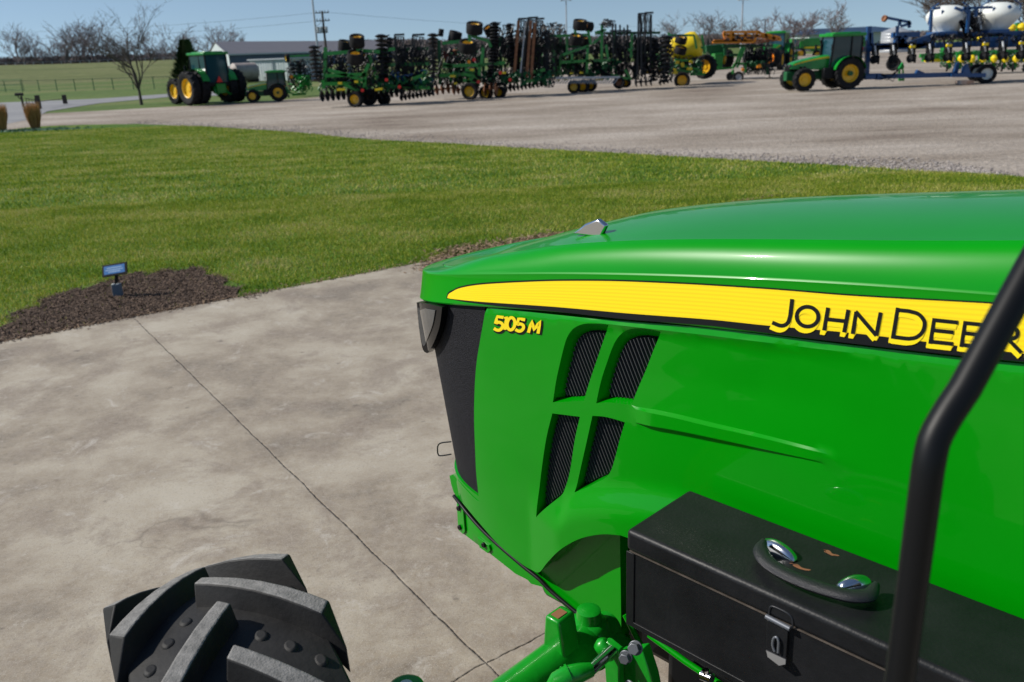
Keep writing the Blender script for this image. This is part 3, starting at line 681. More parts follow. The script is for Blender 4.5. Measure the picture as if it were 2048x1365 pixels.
# ------------------------------------------------------------------ grounds
def noise_mat(name, stops, scale=(1, 1, 1), nscale=1.0, detail=8, rough=.95, bump=.3, bscale=30, bdist=.02, fine=None, spec=.25):
    """stops: colour ramp; fine=(scale, amount): fine grain multiplied in"""
    m = bpy.data.materials.new(name); m.use_nodes = True; t = m.node_tree; b = t.nodes['Principled BSDF']
    b.inputs['Roughness'].default_value = rough; b.inputs['Specular IOR Level'].default_value = spec
    tc = nd(t, 'ShaderNodeTexCoord'); mp = nd(t, 'ShaderNodeMapping'); mp.inputs['Scale'].default_value = scale
    n = nd(t, 'ShaderNodeTexNoise'); n.inputs['Scale'].default_value = nscale; n.inputs['Detail'].default_value = detail; n.inputs['Roughness'].default_value = .62
    r = nd(t, 'ShaderNodeValToRGB'); e = r.color_ramp.elements; e[0].position, e[1].position = stops[0][0], stops[-1][0]
    e[0].color = (*stops[0][1], 1); e[1].color = (*stops[-1][1], 1)
    for p, c in stops[1:-1]: q = r.color_ramp.elements.new(p); q.color = (*c, 1)
    t.links.new(tc.outputs['Object'], mp.inputs[0]); t.links.new(mp.outputs[0], n.inputs['Vector']); t.links.new(n.outputs['Fac'], r.inputs[0])
    out = r.outputs[0]
    if fine:
        f = nd(t, 'ShaderNodeTexNoise'); f.inputs['Scale'].default_value = fine[0]; f.inputs['Detail'].default_value = 5; f.inputs['Roughness'].default_value = .7
        t.links.new(tc.outputs['Object'], f.inputs['Vector'])
        mr = nd(t, 'ShaderNodeMapRange'); mr.inputs[1].default_value = .3; mr.inputs[2].default_value = .7; mr.inputs[3].default_value = 1-fine[1]; mr.inputs[4].default_value = 1+fine[1]
        mx = nd(t, 'ShaderNodeVectorMath', operation='SCALE'); t.links.new(f.outputs['Fac'], mr.inputs[0]); t.links.new(out, mx.inputs[0]); t.links.new(mr.outputs[0], mx.inputs['Scale']); out = mx.outputs[0]
    t.links.new(out, b.inputs['Base Color'])
    n2 = nd(t, 'ShaderNodeTexNoise'); n2.inputs['Scale'].default_value = bscale; n2.inputs['Detail'].default_value = 6; t.links.new(tc.outputs['Object'], n2.inputs['Vector'])
    bp = nd(t, 'ShaderNodeBump'); bp.inputs['Strength'].default_value = bump; bp.inputs['Distance'].default_value = bdist
    t.links.new(n2.outputs['Fac'], bp.inputs['Height']); t.links.new(bp.outputs[0], b.inputs['Normal'])
    return m
m_field = noise_mat('field', [(.3, (.07, .12, .025)), (.5, (.10, .15, .035)), (.72, (.20, .19, .08))], (.6, 1.6, 1), .05, bump=.5, bscale=1.5, bdist=.3, fine=(1.2, .25))
m_lawn = noise_mat('lawn', [(.30, (.05, .12, .008)), (.48, (.08, .16, .012)), (.60, (.12, .185, .02)), (.74, (.22, .22, .06))], (1, 1, 1), .55, 9, bump=.9, bscale=26, bdist=.06, fine=(34, .45))
m_gravel = noise_mat('gravel', [(.30, (.18, .14, .11)), (.42, (.28, .235, .19)), (.55, (.36, .31, .26)), (.70, (.45, .395, .34))], (.4, .9, 1), .35, 10, bump=.9, bscale=14, bdist=.05, fine=(11, .42))
m_road = noise_mat('asphalt', [(.3, (.21, .21, .22)), (.7, (.30, .30, .30))], (.3, 1, 1), .4, fine=(8, .12))
m_mulch = noise_mat('mulch', [(.3, (.035, .024, .018)), (.5, (.075, .052, .04)), (.7, (.15, .105, .075))], (1, 1, 1), 14, 8, bump=1.0, bscale=40, bdist=.05)
def lay(name, poly, m, dz, res, kind='structure'):
    vv, tri = cdt([tuple(p[:2]) for p in poly], res=res); b = MB()
    P3 = [np.array([x, y, terr(x, y)+dz]) for x, y in vv]; fs = []
    for f in tri:
        a, c, d = (P3[i] for i in f[:3]); fs.append(tuple(f) if np.cross(c-a, d-a)[2] > 0 else tuple(f[::-1]))
    b.add(P3, fs); return b.build(name, m, kind=kind, smooth=180)
ys = [-30, 0, 8]+list(np.linspace(9, 29, 41))+[40, 60, 90, 140, 220, 400, 900, 2200]; xs = [-2200, -700, -250, -100, -50, -20, 0, 20, 50, 100, 250, 700, 2200]
b = MB(); b.grid([[np.array([x, y, terr(x, y)-.045]) for x in xs] for y in ys]); b.build('ground', m_field, kind='structure', smooth=180)
# slab edge line and joints in world coordinates
E0, E1 = G(0, 685)[:2], G(870, 520)[:2]; ed = (E1-E0)/np.linalg.norm(E1-E0); en = np.array([-ed[1], ed[0]])
J0, J1 = G(268, 636)[:2], G(985, 1340)[:2]; K0, K1 = G(906, 1364)[:2], G(1090, 1267)[:2]
SX = float((G(1120, 466)[:2]-E0).dot(ed))
slab = [E0-ed*9, E0+ed*SX, E0+ed*SX-en*14, E0-ed*9-en*14]
def line_dist(t, pos, a, d, wob):
    """node output: distance from a line through a with direction d, wobbled"""
    n = np.array([-d[1], d[0]])/np.linalg.norm(d); v = nd(t, 'ShaderNodeVectorMath', operation='DOT_PRODUCT'); v.inputs[1].default_value = (n[0], n[1], 0)
    t.links.new(pos, v.inputs[0]); s = nd(t, 'ShaderNodeMath', operation='SUBTRACT'); s.inputs[1].default_value = float(n.dot(a)); t.links.new(v.outputs['Value'], s.inputs[0])
    ad = nd(t, 'ShaderNodeMath', operation='ADD'); t.links.new(s.outputs[0], ad.inputs[0]); t.links.new(wob, ad.inputs[1])
    ab = nd(t, 'ShaderNodeMath', operation='ABSOLUTE'); t.links.new(ad.outputs[0], ab.inputs[0]); return ab.outputs[0]
def concrete():
    m = bpy.data.materials.new('concrete'); m.use_nodes = True; t = m.node_tree; b = t.nodes['Principled BSDF']; b.inputs['Roughness'].default_value = .85; b.inputs['Specular IOR Level'].default_value = .3
    ge = nd(t, 'ShaderNodeNewGeometry'); pos = ge.outputs['Position']
    def noise(sc, det=6, rg=.6, dist=0.0):
        n = nd(t, 'ShaderNodeTexNoise'); n.inputs['Scale'].default_value = sc; n.inputs['Detail'].default_value = det; n.inputs['Roughness'].default_value = rg; n.inputs['Distortion'].default_value = dist
        t.links.new(pos, n.inputs['Vector']); return n.outputs['Fac']
    def ramp(x, stops):
        r = nd(t, 'ShaderNodeValToRGB'); e = r.color_ramp.elements; e[0].position, e[1].position = stops[0][0], stops[-1][0]
        e[0].color = (*stops[0][1], 1); e[1].color = (*stops[-1][1], 1)
        for p, c in stops[1:-1]: q = e.new(p); q.color = (*c, 1)
        t.links.new(x, r.inputs[0]); return r.outputs[0]
    def mix(f, a, c, mode='MIX'):
        x = nd(t, 'ShaderNodeMix', data_type='RGBA', blend_type=mode)
        for s, i in ((f, 0), (a, 6), (c, 7)):
            if isinstance(s, (int, float)): x.inputs[i].default_value = s
            elif isinstance(s, tuple): x.inputs[i].default_value = (*s, 1)
            else: t.links.new(s, x.inputs[i])
        return x.outputs[2]
    g = lambda v: (v, v, v)
    base = ramp(noise(1.0, 12, .68, .15), [(.38, (.17, .137, .10)), (.46, (.275, .225, .163)), (.54, (.375, .322, .244)), (.63, (.45, .40, .315))])
    base = mix(ramp(noise(1.9, 12, .75, .4), [(.50, g(0)), (.60, g(.7))]), base, (.20, .155, .115))       # brown stains
    base = mix(ramp(noise(4.2, 12, .8, .7), [(.56, g(0)), (.66, g(.65))]), base, (.55, .51, .45))      # pale scuffs
    base = mix(ramp(noise(30, 8, .8), [(.35, g(.0)), (.70, g(.5))]), base, (.42, .385, .335))
    base = mix(ramp(noise(85, 6, .8), [(.54, g(0)), (.64, g(.6))]), base, (.16, .14, .12))
    base = mix(ramp(noise(9, 3, .5), [(.69, g(0)), (.74, g(.7))]), base, (.15, .125, .10))               # small dark spots
    base = mix(ramp(noise(150, 4, .8), [(.56, g(0)), (.66, g(.5))]), base, (.58, .54, .47))
    wn = nd(t, 'ShaderNodeTexNoise'); wn.inputs['Scale'].default_value = 5; wn.inputs['Detail'].default_value = 6; t.links.new(pos, wn.inputs['Vector'])
    wb = nd(t, 'ShaderNodeMath', operation='MULTIPLY_ADD'); wb.inputs[1].default_value = .022; wb.inputs[2].default_value = -.011; t.links.new(wn.outputs['Fac'], wb.inputs[0])
    wb2 = nd(t, 'ShaderNodeMath', operation='MULTIPLY_ADD'); wb2.inputs[1].default_value = .05; wb2.inputs[2].default_value = -.025; t.links.new(wn.outputs['Fac'], wb2.inputs[0])
    d1 = line_dist(t, pos, J0, J1-J0, wb.outputs[0]); d2 = line_dist(t, pos, K0, K1-K0, wb2.outputs[0])
    dm = nd(t, 'ShaderNodeMath', operation='MINIMUM'); t.links.new(d1, dm.inputs[0]); t.links.new(d2, dm.inputs[1])
    for (a, c, k) in ((G(300, 1110), G(400, 1060), .12), ): pass
    dist = dm.outputs[0]
    # hairline cracks
    vo = nd(t, 'ShaderNodeTexVoronoi', feature='DISTANCE_TO_EDGE'); vo.inputs['Scale'].default_value = .42; vo.inputs['Randomness'].default_value = 1
    wv = nd(t, 'ShaderNodeTexNoise'); wv.inputs['Scale'].default_value = 2.2; wv.inputs['Detail'].default_value = 7; t.links.new(pos, wv.inputs['Vector'])
    va = nd(t, 'ShaderNodeVectorMath', operation='MULTIPLY_ADD'); va.inputs[1].default_value = (.8, .8, 0); t.links.new(wv.outputs['Color'], va.inputs[0]); t.links.new(pos, va.inputs[2]); t.links.new(va.outputs[0], vo.inputs['Vector'])
    hair = ramp(vo.outputs['Distance'], [(.0, g(.4)), (.003, g(0))]); hm = ramp(noise(1.1, 3), [(.54, g(0)), (.62, g(1))])
    base = mix(mix(1.0, hair, hm, 'MULTIPLY'), base, (.12, .10, .08))
    jm = ramp(dist, [(.0012, g(.0)), (.0045, g(1))]); jm = mix(ramp(noise(30, 4, .7), [(.42, g(.0)), (.60, g(.65))]), jm, (1., 1., 1.)); js = ramp(dist, [(.0, g(.45)), (.05, g(0))])
    base = mix(mix(1.0, js, ramp(noise(12, 5), [(.4, g(0)), (.65, g(1))]), 'MULTIPLY'), base, (.22, .18, .14))
    jcol = ramp(noise(40, 4), [(.4, (.05, .038, .028)), (.62, (.14, .105, .075))])
    base = mix(jm, jcol, base)
    t.links.new(base, b.inputs['Base Color'])
    bp = nd(t, 'ShaderNodeBump'); bp.inputs['Strength'].default_value = .8; bp.inputs['Distance'].default_value = .012; t.links.new(jm, bp.inputs['Height'])
    b2 = nd(t, 'ShaderNodeBump'); b2.inputs['Strength'].default_value = .35; b2.inputs['Distance'].default_value = .004; t.links.new(noise(110, 5, .7), b2.inputs['Height']); t.links.new(bp.outputs[0], b2.inputs['Normal'])
    t.links.new(b2.outputs[0], b.inputs['Normal'])
    return m
b = MB(); b.prism([np.array([p[0], p[1], -.10]) for p in slab], (0, 0, 1), .10); b.build('concrete_slab', concrete(), kind='structure')
edge_px = [(-40,272),(0,262),(80,253),(250,248),(400,253),(560,262),(700,275),(900,287),(1100,298),(1300,309),(1500,320),(1750,335),(1950,346),(2048,352)]
LE = [G(*p)[:2] for p in edge_px]; rg = random.Random(3)
LE2 = crv([LE[0]+(LE[0]-LE[1])*6]+LE+[LE[-1]+(LE[-1]-LE[-2])*3], 8); LE2 = [(x+rg.uniform(-.06, .06), y+rg.uniform(-.12, .12)) for x, y in LE2]
sl_a, sl_b = E0-ed*30+en*.0, E0+ed*22
edge_s = dens([sl_b, sl_a], .12); edge_s = [(x+en[0]*rg.uniform(.0, .035), y+en[1]*rg.uniform(.0, .035)) for x, y in edge_s]
cut = E0+ed*(SX+.02)
lawn_poly = LE2+[(22, 6), (22, -6), tuple(cut-en*9)]+dens([cut-en*8.9, cut], .3)[:-1]+[e for e in edge_s if (np.array(e)-E0).dot(ed) < SX]
lay('lawn', lawn_poly, m_lawn, -.012, .5)
gp_ = [tuple(G(x, y+1.5)[:2]) for x, y in [(1950,346),(1500,320),(1100,298),(700,275),(400,253),(150,249),(0,262)]]
far_px = [(60,232),(95,226),(200,221),(340,213),(480,206),(640,193),(880,177)]
FE = [tuple(G(*p)[:2]) for p in far_px]
lay('gravel_lot', dens([(45, 5), (20, 5.5)]+[(x, y-1.0) for x, y in gp_]+[(-40, 27)]+[(-42, 33)]+FE+[(-8, 75), (0, 130), (130, 150), (130, 20), (45, 5)], 1.6)[:-1], m_gravel, -.03, 2.2)
RP = [tuple(G(*p)[:2]) for p in [(-60,262),(70,236),(95,222),(200,206),(345,193),(480,190),(560,184),(480,181),(345,187),(200,197),(60,203),(-60,207)]]
lay('road', RP, m_road, -.022, 3)
# mulch bed by the sign and leaf litter along the slab
mb_px = [(-30,678),(0,655),(40,632),(75,612),(105,590),(150,578),(200,566),(250,550),(300,548),(345,538),(400,540),(440,556),(470,575),(500,592),(540,585)]
MB_ = [tuple(G(*p)[:2]) for p in mb_px]; q0 = E0+ed*(np.array(MB_[0])-E0).dot(ed); q1 = E0+ed*(np.array(MB_[-1])-E0).dot(ed)
mul = crv(MB_, 4); mul = [(x+.10*math.sin(i*1.9)*math.sin(i*.83)+rg.uniform(-.05, .05), y+.12*math.sin(i*1.3+1)+rg.uniform(-.05, .05)) for i, (x, y) in enumerate(mul)]
mul_poly = mul+[tuple(q1+en*.003), tuple(q0+en*.003)]
lay('mulch_bed', mul_poly, m_mulch, -.002, .12)
lf_px = [(845,540),(880,520),(905,500),(960,492),(1040,482),(1090,474),(1120,470)]
LFp = [tuple(G(*p)[:2]) for p in lf_px]
def flakes(n, sampler, size, name, m, seed, flat=.35, dz=0.0):
    r = np.random.RandomState(seed); V = np.zeros((n*4, 3)); F = []
    for i in range(n):
        x, y = sampler(r); c = np.array([x, y, terr(x, y)+dz+abs(r.normal(0, .006))]); a = r.uniform(0, 2*math.pi); L, W = size*r.uniform(.4, 1.5), size*r.uniform(.12, .45)
        u = np.array([math.cos(a), math.sin(a), r.normal(0, flat)]); w_ = np.array([-math.sin(a), math.cos(a), r.normal(0, flat)])
        for k, (p, q) in enumerate(((-1, -.7), (1, -1), (.8, 1), (-1, .8))): V[i*4+k] = c+u*L*p*.5+w_*W*q*.5
        F.append((i*4, i*4+1, i*4+2, i*4+3))
    return mesh_obj(name, V, F, m, kind='stuff')
mp_ = np.array(mul_poly); 
def s_mul(r):
    while True:
        p = np.array([[r.uniform(mp_[:, 0].min(), mp_[:, 0].max()), r.uniform(mp_[:, 1].min(), mp_[:, 1].max())]])
        if inpoly(p, mp_)[0]: return p[0]+r.normal(0, .04, 2)
def s_leaf(r):
    k = r.rand()**.8; p = np.array([np.interp(k, np.linspace(0, 1, len(LFp)), [q[i] for q in LFp]) for i in (0, 1)]); return p+r.normal(0, .10, 2)-en*.03
def s_edge(r): k = r.uniform(-2, 9); return E0+ed*k+en*abs(r.normal(0, .05))-en*.02
m_chip = noise_mat('mulch_chip', [(.3, (.045, .030, .022)), (.5, (.11, .075, .055)), (.72, (.30, .21, .15))], (1, 1, 1), 60, 2, bump=0)
m_leaf = noise_mat('dry_leaf', [(.3, (.12, .08, .05)), (.5, (.24, .16, .10)), (.72, (.42, .32, .22))], (1, 1, 1), 50, 2, bump=0)
flakes(15000, s_mul, .024, 'mulch_chips', m_chip, 1)
flakes(1600, s_leaf, .05, 'dry_leaves', m_leaf, 2, .3, .004)
flakes(1600, s_edge, .03, 'edge_litter', m_leaf, 5, .3, .003)
# grass blades
def blades(n, samp, hgt, wid, name, m, seed):
    r = np.random.RandomState(seed); xy = samp(r, n); n = len(xy)
    z = np.array([terr(0, y) for y in xy[:, 1]])-.015
    a = r.uniform(0, 2*math.pi, n); h = hgt*r.uniform(.45, 1.3, n); w_ = wid*r.uniform(.6, 1.3, n); le = r.normal(0, .5, n)*h; la = r.uniform(0, 2*math.pi, n)
    B = np.stack([xy[:, 0], xy[:, 1], z], 1); u = np.stack([np.cos(a), np.sin(a), 0*a], 1)*w_[:, None]/2
    T_ = B+np.stack([np.cos(la)*le, np.sin(la)*le, h], 1)
    V = np.concatenate([B-u, B+u, T_], 1).reshape(-1, 3)
    me = bpy.data.meshes.new(name); me.vertices.add(3*n); me.vertices.foreach_set('co', V.ravel()); me.loops.add(3*n); me.loops.foreach_set('vertex_index', np.arange(3*n))
    me.polygons.add(n); me.polygons.foreach_set('loop_start', np.arange(0, 3*n, 3)); me.update(); me.validate()
    me.materials.append(m); o = bpy.data.objects.new(name, me); C.objects.link(o); tag(o, kind='stuff'); return o
lp_ = np.array(LE2[::4]+[(22, 6), (22, -6), tuple(cut-en*9), tuple(cut), tuple(sl_a)])
mp2 = np.array(mul[::3]+[tuple(q1), tuple(q0)])
def lawn_s(x0, x1, y0, y1, pw=1.0, dead=.0):
    def f(r, n):
        out = []
        p = np.stack([r.uniform(x0, x1, n*2), y0+(y1-y0)*r.rand(n*2)**pw], 1)
        # keep to the strip the camera could see, plus a margin
        k = np.abs(p[:, 0]) < (p[:, 1]+2)*.85
        p = p[k]; k = np.concatenate([inpoly(q, lp_) for q in np.array_split(p, 40)]); p = p[k]; kk = inpoly(p, mp2) & (r.rand(len(p)) > .03); p = p[~kk]; return p[:n]
    return f
m_blade = bpy.data.materials.new('grass_blade'); m_blade.use_nodes = True; t = m_blade.node_tree; pb_ = t.nodes['Principled BSDF']; pb_.inputs['Roughness'].default_value = .6; pb_.inputs['Specular IOR Level'].default_value = .25
ge = nd(t, 'ShaderNodeNewGeometry'); n1 = nd(t, 'ShaderNodeTexNoise'); n1.inputs['Scale'].default_value = .75; n1.inputs['Detail'].default_value = 9; n1.inputs['Roughness'].default_value = .65
mpn = nd(t, 'ShaderNodeMapping'); mpn.inputs['Scale'].default_value = (.8, 1.3, 1); t.links.new(ge.outputs['Position'], mpn.inputs[0]); t.links.new(mpn.outputs[0], n1.inputs['Vector'])
ri = nd(t, 'ShaderNodeMath', operation='MULTIPLY_ADD'); ri.inputs[1].default_value = .34; t.links.new(ge.outputs['Random Per Island'], ri.inputs[0]); t.links.new(n1.outputs['Fac'], ri.inputs[2])
rr = nd(t, 'ShaderNodeValToRGB'); e = rr.color_ramp.elements; e[0].position = .42; e[0].color = (.065, .14, .006, 1); e[1].position = .95; e[1].color = (.62, .53, .25, 1)
for p_, c_ in ((.55, (.15, .25, .008)), (.64, (.26, .34, .014)), (.74, (.42, .41, .06))): q = e.new(p_); q.color = (*c_, 1)
t.links.new(ri.outputs[0], rr.inputs[0]); t.links.new(rr.outputs[0], pb_.inputs['Base Color'])
tr = nd(t, 'ShaderNodeBsdfTranslucent'); ms = nd(t, 'ShaderNodeMixShader'); ms.inputs[0].default_value = .3
t.links.new(rr.outputs[0], tr.inputs[0]); t.links.new(pb_.outputs[0], ms.inputs[1]); t.links.new(tr.outputs[0], ms.inputs[2]); t.links.new(ms.outputs[0], t.nodes['Material Output'].inputs[0])
blades(330000, lawn_s(-8, 11, 5.5, 13), .036, .008, 'near_grass', m_blade, 11)
blades(330000, lawn_s(-36, 20, 13, 37, 1.0), .042, .02, 'lawn_grass', m_blade, 12)
# gravel stones along the lot edge
def stones(n, name, seed):
    r = np.random.RandomState(seed); V = []; F = []; 
    ico = [(0,0,1),(.9,0,.3),(.28,.85,.3),(-.72,.53,.3),(-.72,-.53,.3),(.28,-.85,.3),(0,0,-.4)]
    fc = [(0,1,2),(0,2,3),(0,3,4),(0,4,5),(0,5,1),(6,2,1),(6,3,2),(6,4,3),(6,5,4),(6,1,5)]
    LEa = np.array(LE)
    for i in range(n):
        k = r.uniform(3, len(LE)-1); j = int(k); p = LEa[j]+(LEa[min(j+1, len(LE)-1)]-LEa[j])*(k-j); off = abs(r.normal(0, 1.1)); x, y = p[0]+r.normal(0, .1), p[1]+off+.0
        s_ = .022*r.uniform(.5, 1.6); c = np.array([x, y, terr(x, y)-.03]); a = r.uniform(0, 6)
        b0 = len(V)
        for q in ico: V.append(c+s_*np.array([q[0]*math.cos(a)-q[1]*math.sin(a), q[0]*math.sin(a)+q[1]*math.cos(a), q[2]*r.uniform(.5, 1)])*r.uniform(.8, 1.2))
        F += [tuple(b0+v for v in f) for f in fc]
    return mesh_obj(name, V, F, noise_mat('stone', [(.3, (.15, .13, .12)), (.7, (.42, .38, .35))], (1, 1, 1), 9, 2, bump=0), kind='stuff')
stones(6000, 'gravel_stones', 4)
# ------------------------------------------------------------------ embankment, far woods
def bank(x0, x1, n=30):
    rows = [[], [], [], [], []]
    for i in range(n+1):
        px = x0+(x1-x0)*i/n; top_y = 131.0-.030*px+.8*math.sin(px*.013)
        if px > 340: top_y += (px-340)*.02
        T_ = P(px, top_y, 215); Lf = P(px, 150, 150); 
        rows[0].append(np.array([Lf[0], 150, ZLOT-.05])); rows[1].append(np.array([Lf[0], 165, ZLOT+.6])); a = P(px, top_y+2, 205); rows[2].append(np.array([a[0], 205, T_[2]-.35]))
        rows[3].append(np.array([T_[0], 215, T_[2]])); rows[4].append(np.array([T_[0]*1.1, 240, T_[2]-.3]))
    b = MB(); b.grid(rows); return b.build('embankment', noise_mat('bank_grass', [(.3, (.085, .11, .03)), (.5, (.12, .14, .045)), (.75, (.20, .20, .09))], (.4, 2.5, 2.5), .08, fine=(.8, .25)), kind='structure', smooth=180)
bank(-500, 900)
b = MB(); 
for k in range(60):
    px = -100+k*9.3; a = P(px, 130.2-.030*px+.8*math.sin(px*.013), 214); c = P(px+9.3, 130.2-.030*(px+9.3)+.8*math.sin((px+9.3)*.013), 214); b.bar(a+np.array([0, 0, .45]), c+np.array([0, 0, .45]), .30, .06)
    if k % 2 == 0: b.bar(a-np.array([0, 0, .3]), a+np.array([0, 0, .45]), .12)
b.build('guard_rail', 'grey', label='grey guard rail running along the top of the grass embankment', cat='guard rail')
def woods(name, x0, x1, ytop, Y, n, seed, h=5):
    r = random.Random(seed); b = MB()
    for i in range(n):
        px = r.uniform(x0, x1); Yk = Y+r.uniform(-12, 12); tp = P(px, ytop(px)+abs(r.gauss(0, 3.5)), Yk); base = np.array([tp[0]+r.gauss(0, .5), Yk, ZLOT])
        mid = (tp+base)/2+np.array([r.gauss(0, .3), 0, 0]); b.tube([base, mid, tp], [.35, .22, .10], 3, False)
        for k in range(5):
            s_ = base+(tp-base)*r.uniform(.35, .9); e_ = s_+np.array([r.gauss(0, 1.0), r.gauss(0, 1), r.uniform(.4, 1.6)]); e_[2] = min(e_[2], tp[2]+.4); b.cone(s_, e_, .15, .08, 3, False)
    return b.build(name, 'barkhaze', kind='stuff')
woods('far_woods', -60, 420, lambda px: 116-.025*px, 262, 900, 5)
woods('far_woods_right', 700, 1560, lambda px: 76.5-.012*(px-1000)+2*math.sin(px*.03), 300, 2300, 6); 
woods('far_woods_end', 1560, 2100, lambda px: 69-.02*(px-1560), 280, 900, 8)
# ------------------------------------------------------------------ trees
def bare_tree(px, Y, ytop, spread, label, seed, base_y=None, cat='tree', levels=4, m='bark', rmin=.028, dens_=1.0, group=None, trunk=.30, lean=0):
    r = random.Random(seed)
    if base_y: base = G(px, base_y); Y = base[1]
    else: base = np.array([P(px, 100, Y)[0], Y, ZLOT])
    tp = P(px, ytop, Y); Ht = tp[2]-base[2]; wdt = spread*mpp(Y)
    t = thing('bare_tree', label, cat, base, 0, group); b = MB(); c = MB()
    tr0 = Ht*.022
    b.tube([base-np.array([0, 0, .1]), base+np.array([lean*.2, 0, Ht*trunk*.5]), base+np.array([lean*.5, 0, Ht*trunk])], [tr0*1.35, tr0, tr0*.85], 8)
    def grow_(p, d, L, rr_, lv):
        n = 3; pts = [p]; dd = d.copy()
        for k in range(n):
            dd = dd+np.array([r.gauss(0, .13), r.gauss(0, .13), r.gauss(.06, .08)]); dd /= np.linalg.norm(dd); pts.append(pts[-1]+dd*L/n)
        c.tube(pts, [rr_, rr_*.85, rr_*.7, rr_*.5], 4 if lv > 1 else 3, False)
        if lv <= 0: return
        nb = int((4 if lv > 1 else 5)*dens_+r.random())
        for k in range(nb):
            f = r.uniform(.25, 1); i = min(n-1, int(f*n)); q = pts[i]+(pts[i+1]-pts[i])*(f*n-i)
            a = r.uniform(0, 2*math.pi); s_ = r.uniform(.45, .95); side = np.array([math.cos(a), math.sin(a), r.uniform(-.1, .4)]); nd_ = dd*(1-s_*.55)+side*s_; nd_ /= np.linalg.norm(nd_)
            grow_(q, nd_, L*r.uniform(.5, .75), max(rmin, rr_*.55), lv-1)
    top_ = base+np.array([lean*.5, 0, Ht*trunk]); nm = 6
    for k in range(nm):
        a = 2*math.pi*k/nm+r.uniform(-.4, .4); el = r.uniform(.75, 1.4); d = np.array([math.cos(a)*math.cos(el), math.sin(a)*math.cos(el), math.sin(el)])
        hs = base+np.array([lean*.4, 0, Ht*trunk*r.uniform(.75, 1)])
        L = min(Ht*(1-trunk)*.78/max(.6, math.sin(el)), wdt*.46/max(.28, math.cos(el))); grow_(hs, d, L, tr0*.6, levels-1)
    grow_(top_, np.array([lean*.05, 0, 1.]), Ht*(1-trunk)*.80, tr0*.8, levels-1)
    b.build('trunk', m, t, smooth=60); c.build('crown', m, t); return t
bare_tree(283, 0, 66, 74, 'small bare tree standing alone in the grass left of the biggest tractor', 21, base_y=209, trunk=.22, levels=5, rmin=.007, dens_=.72)
farL = [(32,74,50,'thick rounded'),(66,80,40,'second low'),(108,79,34,'slender'),(126,72,40,'leaning'),(146,68,44,'tall twisted'),(168,65,46,'tallest'),(186,68,40,'forked'),(204,76,34,'thin upright'),(228,84,34,'low open'),(252,92,30,'short'),(298,78,44,'broad'),(322,97,34,'small bushy'),(345,100,30,'squat')]
for i, (px, yt, sp_, ad) in enumerate(farL):
    bare_tree(px, 245+(i*7) % 20, yt, sp_, f'{ad} bare tree on the skyline behind the embankment, '+('leftmost of the row' if i == 0 else f'{["","second","third","fourth","fifth","sixth","seventh","eighth","ninth","tenth","eleventh","twelfth","thirteenth"][i]} from the left'), 30+i, m='barkhaze', levels=4, rmin=.045, group='bare trees on the left skyline', trunk=.25, dens_=.78)
oth = [(372,178,75,70,'wide bare tree behind the green conifer'),(432,190,70,62,'bare tree rising behind the white gable end of the long barn'),(472,210,74,44,'bare tree top showing over the ridge of the long barn'),
       (1340,240,54,70,'faint bare tree above the yellow tank of the sprayer'),(1412,240,42,60,'bare tree between the yellow tank and the orange boom'),(1448,240,42,44,'bare tree right above the left end of the orange boom'),(1500,250,56,50,'low bare tree behind the middle of the orange boom'),(1672,170,33,50,'bare tree above the roof of the nearest tractor on the right')]
for i, (px, Y, yt, sp_, lb) in enumerate(oth): bare_tree(px, Y, yt, sp_, lb, 60+i, m='barkhaze', levels=4, rmin=.04, trunk=.25, dens_=.78)
bare_tree(1585, 110, 46, 95, 'dark low spreading bare tree left of the navy roofed building', 71, m='barkhaze', levels=4, rmin=.03, trunk=.2)
bare_tree(1885, 95, -25, 160, 'big bare tree behind the left white tank of the blue planter', 72, levels=5, rmin=.018, trunk=.2, dens_=1.0)
bare_tree(1985, 98, -40, 150, 'big bare tree behind the right white tank of the blue planter', 73, levels=5, rmin=.018, trunk=.2, dens_=1.0)
bare_tree(2060, 90, -30, 130, 'big bare tree at the right edge of the picture', 74, levels=4, rmin=.03, trunk=.22)
# conifer
base = np.array([P(372, 100, 85)[0], 85, ZLOT]); t_ = thing('pine_tree', 'green conifer behind the biggest tractor with dual rear wheels', 'tree', base); r = random.Random(5)
b = MB(); Hh = P(372, 80, 85)[2]-ZLOT; b.cone(base, base+np.array([0, 0, Hh*.9]), .12, .03, 8); b.build('trunk', 'bark', t_)
b = MB()
for i in range(1500):
    f = r.random()**.8; z = .3+f*(Hh-.4); R_ = (1-f)*1.9*r.uniform(.3, 1)+.12; a = r.uniform(0, 6.283); c = base+np.array([math.cos(a)*R_, math.sin(a)*R_, z]); d = np.array([math.cos(a), math.sin(a), .55])*.42
    u = np.array([-math.sin(a), math.cos(a), 0])*.13; b.add([c-d*.4-u, c-d*.4+u, c+d, c+d*.2-np.array([0, 0, .12])], [(0, 1, 2), (0, 3, 2)])
b.build('crown', 'needles', t_)
